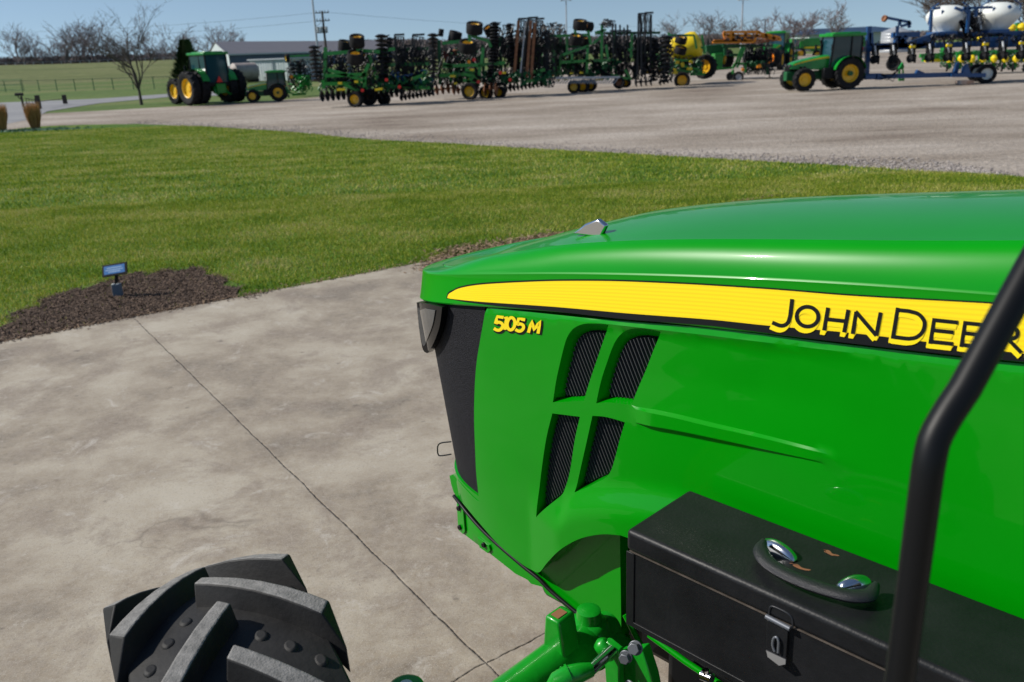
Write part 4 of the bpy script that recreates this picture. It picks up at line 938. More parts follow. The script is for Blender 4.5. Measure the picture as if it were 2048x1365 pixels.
# ------------------------------------------------------------------ buildings
def wallbox(b, a, c, z0, z1, th=.15):
    a = np.array(a[:2]); c = np.array(c[:2]); n = np.array([-(c-a)[1], (c-a)[0]]); n = n/np.linalg.norm(n)*th
    b.prism([np.array([*q, z0]) for q in (a, c, c+n, a+n)], (0, 0, 1), z1-z0)
def barn(name, label, nl, nr, depth_v, ez, rz, mw, mr, ov=.4, gable='barnwhite', extras=None, cat='barn'):
    """nl, nr: near-left and near-right corners; depth_v: vector to the far side"""
    nl, nr, dv = (np.array(q[:2], float) for q in (nl, nr, depth_v)); t = thing(name, label, cat, (nl[0], nl[1], ZLOT))
    z0 = ZLOT; b = MB(); b.prism([np.array([*q, z0]) for q in (nl, nr, nr+dv, nl+dv)], (0, 0, 1), ez-z0); b.build('wall', mw, t)
    for q in (nl, nr):
        g_ = MB(); u = (nr-nl)/np.linalg.norm(nr-nl)*(-.06 if q is nl else .06)
        g_.prism([np.array([*(q+u), z0]), np.array([*(q+dv+u), z0]), np.array([*(q+dv+u), ez]), np.array([*(q+dv/2+u), rz]), np.array([*(q+u), ez])], np.array([*(-u/.06*.1), 0]), -1); g_.build('gable_wall', gable, t)
    u = (nr-nl)/np.linalg.norm(nr-nl); sl = (rz-ez)/(np.linalg.norm(dv)/2); d = dv/np.linalg.norm(dv); b = MB()
    for s_ in (0, 1):
        e = (nl if s_ == 0 else nl+dv)-u*ov; f_ = (nr if s_ == 0 else nr+dv)+u*ov; k = -1 if s_ == 0 else 1; e = e+d*k*ov; f_ = f_+d*k*ov; zz = ez-ov*sl
        rl_, rr_2 = nl+dv/2-u*ov, nr+dv/2+u*ov; q = [np.array([*e, zz]), np.array([*f_, zz]), np.array([*rr_2, rz+.02]), np.array([*rl_, rz+.02])]; b.prism([p+np.array([0, 0, .03]) for p in q], (0, 0, 1), .16)
    rf = b.build('roof', mr, t); b = MB()
    for k in range(1, int(np.linalg.norm(nr-nl)/1.2)):
        a = nl+u*k*1.2-d*ov; zz = ez-ov*sl; b.bar(np.array([*a, zz+.22]), np.array([*(nl+u*k*1.2+dv/2), rz+.22]), .06)
    b.build('roof_rib', mr, rf)
    b = MB(); b.bar(np.array([*(nl-u*ov-d*(ov+.06)), ez-ov*sl+.08]), np.array([*(nr+u*ov-d*(ov+.06)), ez-ov*sl+.08]), .14, .22); b.build('gutter', 'barnwhite', t)
    return t
a = P(458, 110, 150); c = P(790, 105, 215); far = P(415, 110, 172); ap = P(434, 86, 161)
BT = barn('long_barn', 'long grey roofed barn with pale gable end behind the two left tractors', a, c, far-a, a[2], ap[2], 'barnblue_shade', 'roof')
a = P(499, 122, 109); c = P(574, 119, 105)
t = thing('white_shed', 'small white metal shed in front of the long barn', 'shed', (a[0], a[1], ZLOT)); zt_ = P(520, 119, 108)[2]
b = MB(); b.prism([np.array([x, y, ZLOT]) for x, y in ((a[0], 109), (c[0], 105), (c[0]+3, 110), (a[0]+3, 114))], (0, 0, 1), zt_-ZLOT-.1); b.build('wall', 'barnwhite', t)
b = MB(); b.prism([np.array([x, y, zt_-.1]) for x, y in ((a[0]-.3, 108.9), (c[0]+.1, 104.6), (c[0]+3.4, 110.1), (a[0]+3, 114.4))], (0, 0, 1), .14); b.build('roof', 'grey', t)
b = MB()
for px in range(504, 572, 5): q = P(px, 140, 108.95-(px-499)/75*4); b.bar(np.array([q[0], q[1]-.02, ZLOT]), np.array([q[0], q[1]-.02, zt_-.1]), .05)
b.build('wall_rib', 'barnwhite', t)
b = MB(); q = P(547, 140, 106.4); b.box((q[0], q[1]-.03, (ZLOT+zt_)/2), (.14, .1, zt_-ZLOT-.2)); b.build('door_track', 'grey', t)
def tank(px, py, r_, L, Y, label, m):
    c = P(px, py, Y); t = thing('storage_tank', label, 'tank', (c[0], c[1], ZLOT)); ax = np.array([.75, .66, 0]); b = MB(); b.lathe([(-L/2-.35, 0), (-L/2-.3, r_*.5), (-L/2-.12, r_*.85), (-L/2, r_), (L/2, r_), (L/2+.12, r_*.85), (L/2+.3, r_*.5), (L/2+.35, 0)], c, ax, 24); b.build('shell', m, t, smooth=40)
    for k in (-.35, .35):
        b = MB(); q = c+ax*L*k; b.prism([q+np.array([-r_*.6, 0, 0]), q+np.array([r_*.6, 0, 0]), np.array([q[0]+r_*.7, q[1], ZLOT]), np.array([q[0]-r_*.7, q[1], ZLOT])], (0, 1, 0), .25)
        b.build('cradle', 'steel', t)
MT['tankbeige'] = mat('tank_paint', (.42, .37, .33), .6, col2=(.25, .2, .18), vscale=1)
tank(470, 145, .75, 2.2, 106, 'beige horizontal tank nearest the long barn gable', 'tankbeige'); tank(489, 144, .98, 2.6, 103, 'larger silver horizontal tank left of the white shed', 'tankbeige')
a = P(1622, 68, 185); c = P(1825, 62, 185); t = thing('navy_building', 'low building with a navy hipped roof behind the right hand tractor', 'building', (a[0], a[1], ZLOT)); rz = P(1740, 53.5, 195)[2]; ez = P(1640, 69, 185)[2]
b = MB(); b.box(((a[0]+c[0])/2, 196, (ZLOT+ez)/2), (c[0]-a[0], 20, ez-ZLOT)); b.build('wall', 'barnwhite', t)
x0, x1_ = a[0]-.6, c[0]+.6; b = MB(); b.add([(x0, 185.2, ez), (x1_, 185.2, ez), (x1_, 206.8, ez), (x0, 206.8, ez), (x0+4.0, 196, rz), (x1_-4, 196, rz)], [(0, 1, 5, 4), (2, 3, 4, 5), (3, 0, 4), (1, 2, 5), (3, 2, 1, 0)]); b.build('roof', 'navy', t)
c = P(1791, 80, 125); t = thing('grain_bin', 'pale grey bin with a conical roof beyond the blue marker arm', 'bin', (c[0], c[1], ZLOT)); rr_ = 25*mpp(125); e_ = P(1791, 64, 125)[2]; r_z = P(1791, 54, 125)[2]
b = MB(); b.lathe([(0, rr_), (e_-ZLOT, rr_)], (c[0], c[1], ZLOT), (0, 0, 1), 24); b.build('wall', 'grey', t, smooth=30); b = MB(); b.lathe([(e_-ZLOT, rr_*1.03), (r_z-ZLOT, .3), (r_z-ZLOT+.05, 0)], (c[0], c[1], ZLOT), (0, 0, 1), 12); b.build('roof', 'grey', t)
b = MB()
for k in range(6): b.lathe([(k*.42, rr_+.005), (k*.42+.06, rr_+.03), (k*.42+.12, rr_+.005)], (c[0], c[1], ZLOT+.2), (0, 0, 1), 24)
b.build('ring', 'grey', t)
# grey shed glimpsed between machines
# ------------------------------------------------------------------ poles and wires
def light_pole(px, Y, yt, label, r_=.11):
    base = np.array([P(px, 90, Y)[0], Y, ZLOT]); tp = P(px, yt, Y); base[0] = tp[0]; t = thing('light_pole', label, 'light pole', base, 0, 'tall yard light poles'); b = MB(); b.cone(base, np.array([base[0], Y, tp[2]]), r_*1.25, r_*.8, 10); b.build('pole', 'grey', t, smooth=60)
    T_ = np.array([base[0], Y, tp[2]]); b = MB(); b.bar(T_+np.array([-.62, 0, 0]), T_+np.array([.62, 0, 0]), .07); b.build('crossarm', 'grey', t)
    for k in (-1, 1): b = MB(); b.box(T_+np.array([.6*k, -.1, -.0]), (.34, .5, .14)); b.tube([T_+np.array([.55*k, 0, 0]), T_+np.array([.62*k, 0, .25]), T_+np.array([.60*k, -.1, .35])], .03, 5); b.build('lamp', 'grey', t)
light_pole(622, 118, -25, 'tall light pole above the long barn, leftmost of the three', .13); light_pole(1132, 130, 1, 'tall light pole above the folded cultivator, middle of the three', .10); light_pole(1486, 130, 0, 'tall light pole above the orange boom, rightmost of the three', .11)
def upole(px, Y, yt, label, cat, trans=True, k=1):
    tp = P(px, yt, Y); base = np.array([tp[0], Y, ZLOT]); t = thing('utility_pole', label, cat, base); b = MB(); b.cone(base, tp, .20*k, .13*k, 8); b.build('pole', 'wood', t)
    for dz in ((.0, 1.0) if trans else (0.1,)):
        b = MB(); z_ = tp[2]-.25-dz; b.bar((tp[0]-.9*k, Y, z_), (tp[0]+.9*k, Y, z_), .12)
        for q in (-.8, -.35, .35, .8): b.cone((tp[0]+q*k, Y, z_), (tp[0]+q*k, Y, z_+.3), .07, .04, 6)
        b.build('crossarm', 'wood', t)
    if trans:
        for q in (-.75, -.3, .35): b = MB(); b.cyl((tp[0]+q, Y-.2, tp[2]-2.7), (tp[0]+q, Y-.2, tp[2]-2.0), .2, 10); b.build('transformer', 'grey', t)
        b = MB(); b.bar((tp[0]-1, Y-.1, tp[2]-2.75), (tp[0]+.5, Y-.1, tp[2]-2.75), .1); b.tube([(tp[0]+q, Y-.1, tp[2]-2.75+z_) for q, z_ in ((-1, 0), (-.9, .9), (-.5, 1.1), (0, 1.7))], .025, 4); b.build('transformer_rack', 'wood', t)
    return tp
U1 = upole(644, 122, 22, 'wooden utility pole with crossarms and transformers over the long barn', 'utility pole'); U2 = upole(1531, 210, 38, 'distant wooden utility pole right of the rightmost light pole', 'utility pole', False, .9)
def wire(a, c, sag, label):
    pts = [np.array(a)+(np.array(c)-np.array(a))*t_-np.array([0, 0, sag*4*t_*(1-t_)]) for t_ in np.linspace(0, 1, 14)]; b = MB(); b.tube(pts, .014, 4, False); b.build('power_line', 'steel', label=label, cat='power line', group='overhead power lines')
wire(P(-120, 66, 150), U1-np.array([.6, 0, .2]), .7, 'upper overhead wire crossing the sky left of the utility pole'); wire(P(-120, 78, 150), U1-np.array([0, 0, 1.2]), .8, 'lower overhead wire crossing the sky left of the utility pole'); wire(U1-np.array([-.6, 0, .2]), P(1330, 50, 240), 1.2, 'overhead wire from the transformers to the right above the folded machines')
wire(P(1330, 50, 240), U2, .8, 'overhead wire reaching the distant utility pole from the left')
# ------------------------------------------------------------------ fences, mailbox, grasses, sign
FA, FB = G(-140, 188), G(352, 178); t = thing('chain_link_fence', 'low chain link fence along the field in front of the embankment', 'fence', FA); n_f = 14
top_ = MB(); 
for i in range(n_f+1):
    p = FA+(FB-FA)*i/n_f; p[2] = ZLOT; b = MB(); b.cyl(p, p+np.array([0, 0, 1.25]), .045, 8); b.build('post', 'dgreen', t)
top_.bar(FA+np.array([0, 0, 1.2]), FB+np.array([0, 0, 1.2]), .03); top_.build('top_rail', 'steel', t)
b = MB(); dv = FB-FA; L = np.linalg.norm(dv); dv /= L
for i in range(int(L/.45)): p = FA+dv*i*.45; b.bar(p+np.array([0, 0, .05]), p+dv*1.15+np.array([0, 0, 1.2]), .006); b.bar(p+dv*1.15+np.array([0, 0, .05]), p+np.array([0, 0, 1.2]), .006)
b.build('wire_mesh', 'steel', t)
g0, g1 = G(-60, 184), G(48, 182); t = thing('fence_gate', 'green framed gate panel at the left end of the chain link fence', 'gate', g0); b = MB(); u = np.array([0, 0, 1.])
for a, c in ((g0+u*.1, g1+u*.1), (g0+u*1.3, g1+u*1.3), (g0+u*.7, g1+u*.7), (g1, g1+u*1.35), (g0, g0+u*1.35), ((g0+g1)/2, (g0+g1)/2+u*1.3)): b.bar(a, c, .05)
b.build('frame', 'dgreen', t)
p = G(47, 214); t = thing('mailbox', 'black mailbox on a post at the roadside by the tall straw grass', 'mailbox', p); b = MB(); b.bar(p, p+u*.72, .10); b.bar(p+u*.45, p+u*.7+np.array([-.25, 0, 0]), .06); b.build('post', 'wood', t)
b = MB(); q = p+u*.74+np.array([-.08, 0, 0]); b.prism([q+np.array([-.3, y_, z_]) for y_, z_ in ((-.1, 0), (.1, 0), (.1, .12), (.06, .2), (-.06, .2), (-.1, .12))], (1, 0, 0), .52); b.build('box', 'black', t)
t = thing('rail_fence', 'broken wooden post and rail fence between the mailbox and the lone tree', 'fence', G(79, 215))
pp = [G(79, 218), G(131, 208)]
for q, h in zip(pp, (.85, .62)): b = MB(); b.box(q+u*h/2, (.24, .2, h)); b.build('post', 'wood', t)
for a, c in (((50,197),(80,203)), ((50,207),(80,210)), ((80,203),(130,198))):
    a_, c_ = P(*a, pp[0][1]), P(*c, pp[0][1] if c[0] < 100 else pp[1][1]); b = MB(); b.bar(a_, c_, .04); b.build('rail', 'wood', t)
for i in range(5): q = P(53+i*5.5, 204, pp[0][1]); b = MB(); b.bar(q-u*.18, q+u*.16, .03); b.build('picket', 'wood', t)
for px, py, yt, w_, lb in ((4, 263, 205, 34, 'clump of tall straw coloured grass cut by the left edge'), (72, 259, 202, 30, 'clump of tall straw coloured grass nearest the mailbox')):
    base = G(px, py); t = thing('ornamental_grass', lb, 'grass clump', base, 0, 'dry ornamental grass clumps'); Hh = P(px, yt, base[1])[2]-base[2]; R_ = w_*mpp(base[1])/2; r = random.Random(px); b = MB()
    for i in range(900):
        a = r.uniform(0, 6.283); k = r.random()**.5; c = base+np.array([math.cos(a)*R_*.45*k, math.sin(a)*R_*.45*k, 0]); h = Hh*r.uniform(.55, 1.02); tp = base+np.array([math.cos(a)*R_*k*1.05, math.sin(a)*R_*k*1.05, h]); a2 = r.uniform(0, 3.14); s_ = np.array([math.cos(a2), math.sin(a2), 0])*.014
        mid = (c+tp)/2+np.array([0, 0, h*.08]); b.add([c-s_, c+s_, mid+s_, mid-s_, tp], [(0, 1, 2, 3), (3, 2, 4)])
    b.build('blades', 'straw', t)
b = MB(); q = G(72, 262); r = random.Random(2)
for i in range(500):
    x = r.gauss(0, .9); y = r.gauss(.2, .25); s_ = r.uniform(.03, .08); a = r.uniform(0, 3); b.add([q+np.array([x-s_*math.cos(a), y, .0]), q+np.array([x+s_*math.cos(a), y, .0]), q+np.array([x, y+s_*math.sin(a), r.uniform(.04, .12)])], [(0, 1, 2)])
b.build('low_plants', 'dgreen', kind='stuff')
sp_ = G(237, 592); t = thing('plant_sign', 'small blue sign with black frame on a short grey post in the mulch bed', 'sign', sp_); 
b = MB(); b.box(sp_+np.array([0, 0, .055]), (.075, .05, .11)); b.build('base_block', mat('block_grey', (.10, .135, .17), .6), t, bevel=.004)
c = P(227, 541, sp_[1]); b = MB(); b.bar(sp_+np.array([0, 0, .10]), c+np.array([.02, .01, -.02]), .022); b.build('post', 'black', t)
b = MB()
for k in (-1, 1): b.cyl(sp_+np.array([k*.02, -.018, .108]), sp_+np.array([k*.02, -.018, .116]), .011, 10)
b.build('screw', 'white', t)
tl, tr_, bl = P(202, 534, sp_[1]+.02), P(250, 526, sp_[1]+.02), P(206, 554, sp_[1]-.03); ux = tr_-tl; L = np.linalg.norm(ux); ux /= L; uy = tl-bl; uy -= ux*uy.dot(ux); Hs = np.linalg.norm(uy); uy /= Hs; nz_ = np.cross(ux, uy); cc = bl+ux*L/2+uy*Hs/2; Rm = np.array([ux, uy, nz_]).T
b = MB(); b.box(cc, (L*1.02, Hs*1.15, .015), R=Rm); fr_ = b.build('frame', 'black', t, bevel=.002)
b = MB(); b.box(cc+nz_*.0085, (L*.86, Hs*.80, .002), R=Rm); pl_ = b.build('face', mat('sign_blue', (.03, .16, .42), .4), t)
b = MB()
for k, w_ in ((.18, .62), (-.02, .72), (-.20, .5)): b.box(cc+nz_*.0098+uy*Hs*k, (L*w_, Hs*.09, .0006), R=Rm)
b.build('print', mat('sign_print', (.30, .45, .62), .5), pl_)
# ------------------------------------------------------------------ farm machines in the yard
def wheel(root, c, r, w_, ax, name='wheel', lugs=True, rim='yellow', n=28, rimr=.56, tyre_m='rubber', sub=True):
    c = np.array(c, float); ax = np.array(ax, float); ax /= np.linalg.norm(ax); h = w_/2; b = MB()
    b.lathe([(-h*.7, r*rimr), (-h, r*.72), (-h, r*.90), (-h*.75, r*.965), (h*.75, r*.965), (h, r*.90), (h, r*.72), (h*.7, r*rimr)], c, ax, n)
    if lugs:
        u, w2 = b.frame(ax); nl = 16
        for k in range(nl):
            for sd_ in (-1, 1):
                a = 2*math.pi*(k+.25*sd_)/nl; a2 = a-.22; p = c+ax*sd_*h*.06+(u*math.cos(a)+w2*math.sin(a))*r*.975; q = c+ax*sd_*h*.98+(u*math.cos(a2)+w2*math.sin(a2))*r*.955; b.bar(p, q, r*.085, r*.07)
    t_ = b.build(name, tyre_m, root, smooth=40)
    b = MB(); b.lathe([(-h*.7, r*rimr), (-h*.6, r*rimr*.93), (-h*.1, r*rimr*.85), (0, r*.22), (h*.25, r*.2), (h*.25, 0)], c, ax, n); b.lathe([(h*.7, r*rimr), (h*.6, r*rimr*.93), (h*.1, r*rimr*.85), (0.01, r*.22), (-h*.25, r*.2), (-h*.25, 0)], c, ax, n)
    b.build('rim', rim, t_, smooth=35); return t_
wheel_ = wheel
def Rz(a): c, s_ = math.cos(a), math.sin(a); return np.array([[c, -s_, 0], [s_, c, 0], [0, 0, 1.]])
# a cab tractor, local x forward, y left, z up
def cab_tractor(label, loc, az, k=1.0, big=False, duals=False, seed=0, cab=True):
    t = thing('cab_tractor', label, 'tractor', loc, azang(az), 'green cab tractors parked in the yard'); M_ = MW[t.name].copy(); M_[:3, :3] *= k; MW[t.name] = M_; t.matrix_world = Matrix(M_.tolist())
    def B(): return MB(M_)
    rw, fwr = (1.0, .78) if big else (.74, .54); wb = 2.9 if big else 2.25; tr = .95 if big else .74; hz0 = 1.05 if big else .92
    W = lambda c: M_[:3, :3] @ np.array(c)+M_[:3, 3]; X = M_[:3, :3] @ np.array([0, 1., 0]); wheel = lambda t_, c, r, w_, ax: wheel_(t_, c, r*k, w_*k, ax)
    hx0, hx1 = (1.0, 3.45) if big else (.75, 2.75); hh = (1.62, 2.0) if big else (1.30, 1.62)
    prs = [(hx0, hz0), (hx1-.15, hz0+.0), (hx1, hz0+.2), (hx1+.02, hh[0]-.12), (hx1-.08, hh[0]), (hx1-.7, hh[0]+.17), (hx0+.6, hh[1]-.03), (hx0, hh[1])]
    b = B(); wd = .40 if not big else .48; n_ = len(prs)
    ring = [(-wd, 0), (-wd*.98, .9), (-wd*.6, 1), (0, 1.02), (wd*.6, 1), (wd*.98, .9), (wd, 0)]
    xs_ = np.linspace(hx0, hx1, 12); rows = []
    for x in xs_:
        f = (x-hx0)/(hx1-hx0); zt2 = hh[1]+(hh[0]-hh[1])*f**1.7-(.10*max(0, f-.93)/.07); nar = 1-.16*f**2; rows.append([(x+(.05 if k2 < .5 else 0)*f, y*nar, hz0+.12*f+(zt2-hz0-.12*f)*k2) for y, k2 in ring])
    b.grid(rows); b.add(rows[-1], [tuple(range(7))]); b.build('hood', 'bgreen', t, smooth=35)
    b = B(); b.box((hx1+.03, 0, (hz0+hh[0])/2-.03), (.05, wd*1.45, (hh[0]-hz0)*.66)); b.build('grille', 'black', t, bevel=.01)
    for y in (-1, 1):
        b = B(); b.box((hx1+.03, y*wd*.52, hh[0]-.10), (.08, wd*.55, .11)); b.build('headlight', 'mirror', t, bevel=.01)
        b = B(); rws = []
        for i in range(9):
            f = i/8*.95; x = hx0+(hx1-hx0)*f; zt2 = hh[1]+(hh[0]-hh[1])*f**1.7; nar = (1-.16*f**2)*wd*y*1.006; rws.append([(x, nar, zt2-.14+.02*f), (x, nar, zt2-.055-.02*f)])
        b.grid(rws); b.build('stripe', 'byellow', t)
        b = B()
        for q in (.62, .72): b.prism([(hx0+(hx1-hx0)*q+dx, y*wd*.955, z_) for dx, z_ in ((0, hz0+.12), (.13, hz0+.12), (.20, hh[0]-.16), (.07, hh[0]-.16))], (0, 1, 0), .012*y)
        b.build('side_vent', 'black', t)
    b = B(); b.box(((hx0+hx1)/2-.1, 0, hz0-.22), (hx1-hx0+.5, .36, .42)); b.box((0, 0, rw*.98), (1.0, .55, .5)); b.build('chassis', 'dgreen', t, bevel=.02)
    b = B(); b.cyl((wb, -tr, fwr*.95), (wb, tr, fwr*.95), .09, 10); b.build('front_axle', 'bgreen', t); b = B(); b.cyl((0, -tr*1.3, rw), (0, tr*1.3, rw), .12, 10); b.build('rear_axle', 'dgreen', t)
    # cab
    z0, z1 = (1.25, 2.88) if big else (1.05, 2.46); cx0, cx1 = (-.75, .95) if big else (-.62, .80); cw_ = .74 if big else .62
    b = B(); b.box(((cx0+cx1)/2, 0, z1+.06), (cx1-cx0+.32, cw_*2+.16, .15)); b.box(((cx0+cx1)/2, 0, z1+.15), (cx1-cx0-.1, cw_*1.6, .06)); b.build('roof', 'bgreen', t, bevel=.03)
    for x, dx in ((cx0, -.02), (cx1, .12), ((cx0+cx1)/2-.18, 0)):
        for y in (-1, 1): b = B(); b.bar((x+dx, y*cw_, z0), (x, y*cw_*.96, z1), .07); b.build('pillar', 'black', t)
    b = B(); b.prism([(cx0, -cw_+.03, z0), (cx1+.1, -cw_+.03, z0), (cx1, -cw_*.96+.04, z1), (cx0, -cw_*.96+.04, z1)], (0, 1, 0), 2*cw_-.07); b.build('window', 'glass', t)
    b = B(); b.box(((cx0+cx1)/2, 0, z0-.1), (cx1-cx0+.2, cw_*2-.02, .22)); b.build('cab_floor', 'black', t, bevel=.02)
    for y in (-1, 1):
        b = B(); th = np.linspace(rad(15), rad(165) if not big else rad(160), 14); rr_ = rw*1.10; y0, y1 = y*(tr-.24), y*(tr+.20); b.grid([[(rr_*math.cos(a), y0, rw+rr_*math.sin(a)), (rr_*math.cos(a), y1, rw+rr_*math.sin(a))] for a in th]); b.grid([[(rr_*math.cos(a), y0, rw+rr_*math.sin(a)), (rr_*.80*math.cos(a), y0, rw+rr_*.80*math.sin(a))] for a in th]); b.grid([[((rr_-.045)*math.cos(a), y0, rw+(rr_-.045)*math.sin(a)), ((rr_-.045)*math.cos(a), y1, rw+(rr_-.045)*math.sin(a))] for a in th]); b.build('fender', 'bgreen', t, smooth=40)
        wheel(t, W((0, y*tr, rw)), rw, .50 if big else .44, X*y); wheel(t, W((wb, y*tr*.98, fwr)), fwr, .42 if big else .36, X*y)
        if duals: wheel(t, W((0, y*(tr+.62), rw)), rw, .5, X*y)
        b = B(); b.tube([(cx1+.05, y*cw_, z0+1.0), (cx1+.2, y*(cw_+.22), z0+1.02)], .015, 5); b.box((cx1+.2, y*(cw_+.26), z0+.92), (.05, .16, .28)); b.build('mirror', 'black', t)
        b = B(); b.box((cx0-.02, y*(cw_+.12), z0+.16), (.06, .10, .16)); b.build('tail_light', 'red', t)
    b = B(); b.tube([(hx0+.15, -wd*1.15, hz0+.4), (hx0+.15, -wd*1.2, z1-.35), (hx0+.2, -wd*1.2, z1-.15)], .055, 8); b.build('exhaust', 'black', t, smooth=40)
    b = B(); b.box((.95, tr*.78, .78), (.62, .30, .52)); b.build('fuel_tank', 'black', t, bevel=.05)
    b = B()
    for i in range(3): b.box((.62, tr*.95, .42+i*.27), (.30, .24, .03))
    b.build('step', 'black', t)
    if seed: 
        b = B(); b.prism([(cx0-.12, -.20, z0+.02), (cx0-.12, .20, z0+.02), (cx0-.12, .0, z0+.38)], (-1, 0, 0), .02); b.build('warning_triangle', 'red', t)
    b = B(); b.box((-rw*.75, 0, .9), (.5, .6, .55))
    for y in (-1, 1): b.bar((-.6, y*.35, .75), (-1.25, y*.42, .55), .08); b.bar((-.6, y*.3, 1.25), (-1.0, y*.42, .65), .06)
    b.build('hitch', 'bgreen', t); return t
pR = G(1640, 182); vr = math.degrees(math.atan2(pR[0], pR[1]))
base_r = G(1694, 178.5); dirR = -96
def place(px, py, off=(0, 0)): p = G(px, py); return np.array([p[0]+off[0], p[1]+off[1], ZLOT])
hd = np.array([math.sin(rad(dirR)), math.cos(rad(dirR))]); lf = np.array([hd[1]*-1, hd[0]])
pw = place(1696, 179); loc = np.array([pw[0], pw[1], 0])-np.array([*(np.array([-hd[1], hd[0]])*.80), 0]); loc[2] = ZLOT
cab_tractor('green cab tractor parked alone on the gravel, facing left with yellow wheels', loc, dirR)
# big one seen from behind at the left: heading away to the left
pb2 = place(432, 209); cab_tractor('biggest green tractor with dual rear wheels and red warning triangle, seen from behind', place(418, 210)+np.array([0, 1.2, 0]), -48, big=True, duals=True, seed=1)
pl2 = place(560, 202); cab_tractor('smaller dark green tractor partly hidden right of the biggest one', pl2, -98, k=.69)
b2 = place(1600, 141); cab_tractor('green tractor mostly hidden behind the cab tractor on the right', b2+np.array([0, 6, 0]), -150, big=True)
# implement builder working in picture columns but with real depth
class Imp:
    def __init__(s, name, label, cat, px, py, group=None, dY=0):
        p = G(px, py); s.Y = p[1]+dY; s.b = np.array([P(px, py, s.Y)[0], s.Y, ZLOT]); s.t = thing(name, label, cat, s.b, 0, group); s.r = random.Random(int(px)); s.m = mpp(s.Y)
    def p(s, x, y, d=0): q = P(x, y, s.Y+d); return q
    def bar(s, name, m, segs, w_=.10, d=0, n=None):
        E_ = []
        for sg in segs:
            dd = sg[4] if len(sg) > 4 else d; d2 = sg[5] if len(sg) > 5 else dd
            E_.append((s.p(sg[0], sg[1], dd), s.p(sg[2], sg[3], d2)))
        sam = [np.array([a+(c-a)*t_ for t_ in np.linspace(0, 1, 12)]) for a, c in E_]; lab = list(range(len(E_)))
        for i in range(len(E_)):
            for j in range(i):
                if lab[i] != lab[j] and np.min(np.linalg.norm(sam[i][:, None]-sam[j][None], axis=2)) < .6: o_, n_ = lab[i], lab[j]; lab = [n_ if q == o_ else q for q in lab]
        for L_ in sorted(set(lab)):
            b = MB()
            for (a, c), q in zip(E_, lab):
                if q == L_: b.bar(a, c, w_)
            o = b.build(name, m, s.t)
        return o
    def tube(s, name, m, pts, r_, d=0): b = MB(); b.tube([s.p(x, y, d) for x, y in pts], r_, 6); return b.build(name, m, s.t, smooth=50)
    def gang(s, x0, y0, x1, y1, r_px, step=7.5, d=0, m='steel', tilt=.25):
        a, c = s.p(x0, y0, d), s.p(x1, y1, d); r_ = r_px*s.m; n = max(2, int(np.linalg.norm(c-a)/(step*s.m))); ax = (c-a)/np.linalg.norm(c-a)+np.array([0, -.22, 0])
        b = MB(); b.cyl(a, c, r_*.16, 6)
        for i in range(n+1):
            q = a+(c-a)*i/n; b.lathe([(-.02, 0), (.03, r_*.6), (.10, r_), (.085, r_*1.0), (.01, r_*.6), (-.04, 0)], q, ax, 14)
        for i in range(0, n, 2): q = a+(c-a)*(i+.5)/n; b.bar(q, q+np.array([r_*1.1, .3, .08]), .05)
        b.build('disc_gang', m, s.t, smooth=30)
    def basket(s, x0, y0, x1, y1, w_px, d=0, m='steel', bars=9):
        a, c = s.p(x0, y0, d), s.p(x1, y1, d); r_ = w_px*s.m/2; b = MB(); ax = (c-a)/np.linalg.norm(c-a); u, v = b.frame(ax); L = np.linalg.norm(c-a); n = int(L/.55)
        for i in range(n+1):
            q = a+ax*L*i/n; pts = [q+(u*math.cos(k*math.pi/5)+v*math.sin(k*math.pi/5))*r_ for k in range(11)]; b.tube(pts, .02, 4, False)
        for k in range(bars):
            t0 = 2*math.pi*k/bars; b.tube([a+ax*L*i/8+(u*math.cos(t0+i*.22)+v*math.sin(t0+i*.22))*r_ for i in range(9)], .022, 4, False)
        b.build('rolling_basket', m, s.t)
        b = MB(); b.bar(a+np.array([-r_*1.2, -.2, .12]), c+np.array([-r_*1.2, -.2, 0]), .09); b.bar(a+np.array([-r_*1.3, -.2, .1]), a+np.array([r_*1.3, -.2, .1]), .10); b.build('basket_frame', 'steel', s.t)
    def tines(s, x0, x1, ytop, ybot, n, m='steel', d=0, w_=.045, h=26, sp=.6):
        b = MB()
        for i in range(int(n*1.9)):
            x = s.r.uniform(x0, x1); y = s.r.uniform(ytop, ybot-h*.6); dd = d+s.r.uniform(-sp, sp); hh = h*s.r.uniform(.4, 1.1)
            a = s.p(x, y, dd); c = s.p(x+s.r.gauss(0, 1.5), min(ybot, y+hh), dd); e = a+(c-a)*.5+np.array([s.r.choice((-1, 1))*.12, 0, 0]); b.tube([a, e, c], w_*.6, 4, False)
            if s.r.random() < .5: f = s.p(x+s.r.uniform(-9, 9), y+s.r.uniform(-2, 2), dd+s.r.uniform(-.3, .3)); b.bar(a, f, w_*1.1)
        b.build('tine_rows', m, s.t, kind='stuff')
    def wh(s, x, y, r_px, ax=(0, -1, 0), w_=None, d=0, rim='yellow', lugs=False, name='wheel', m='rubber'):
        return wheel(s.t, s.p(x, y, d), r_px*s.m, w_ or r_px*s.m*.8, ax, name=name, lugs=lugs, rim=rim, n=22, tyre_m=m)
    def box(s, name, m, x0, y0, x1, y1, dp, d=0, bevel=.03):
        a, c = s.p(x0, y0, d), s.p(x1, y1, d); b = MB(); b.box(((a[0]+c[0])/2, s.Y+d+dp/2, (a[2]+c[2])/2), (abs(c[0]-a[0]), dp, abs(a[2]-c[2]))); return b.build(name, m, s.t, bevel=bevel)
    def poly(s, name, m, pts, dp, d=0, bevel=0): b = MB(); b.prism([s.p(x, y, d) for x, y in pts][::-1], (0, 1, 0), dp); return b.build(name, m, s.t, bevel=bevel)
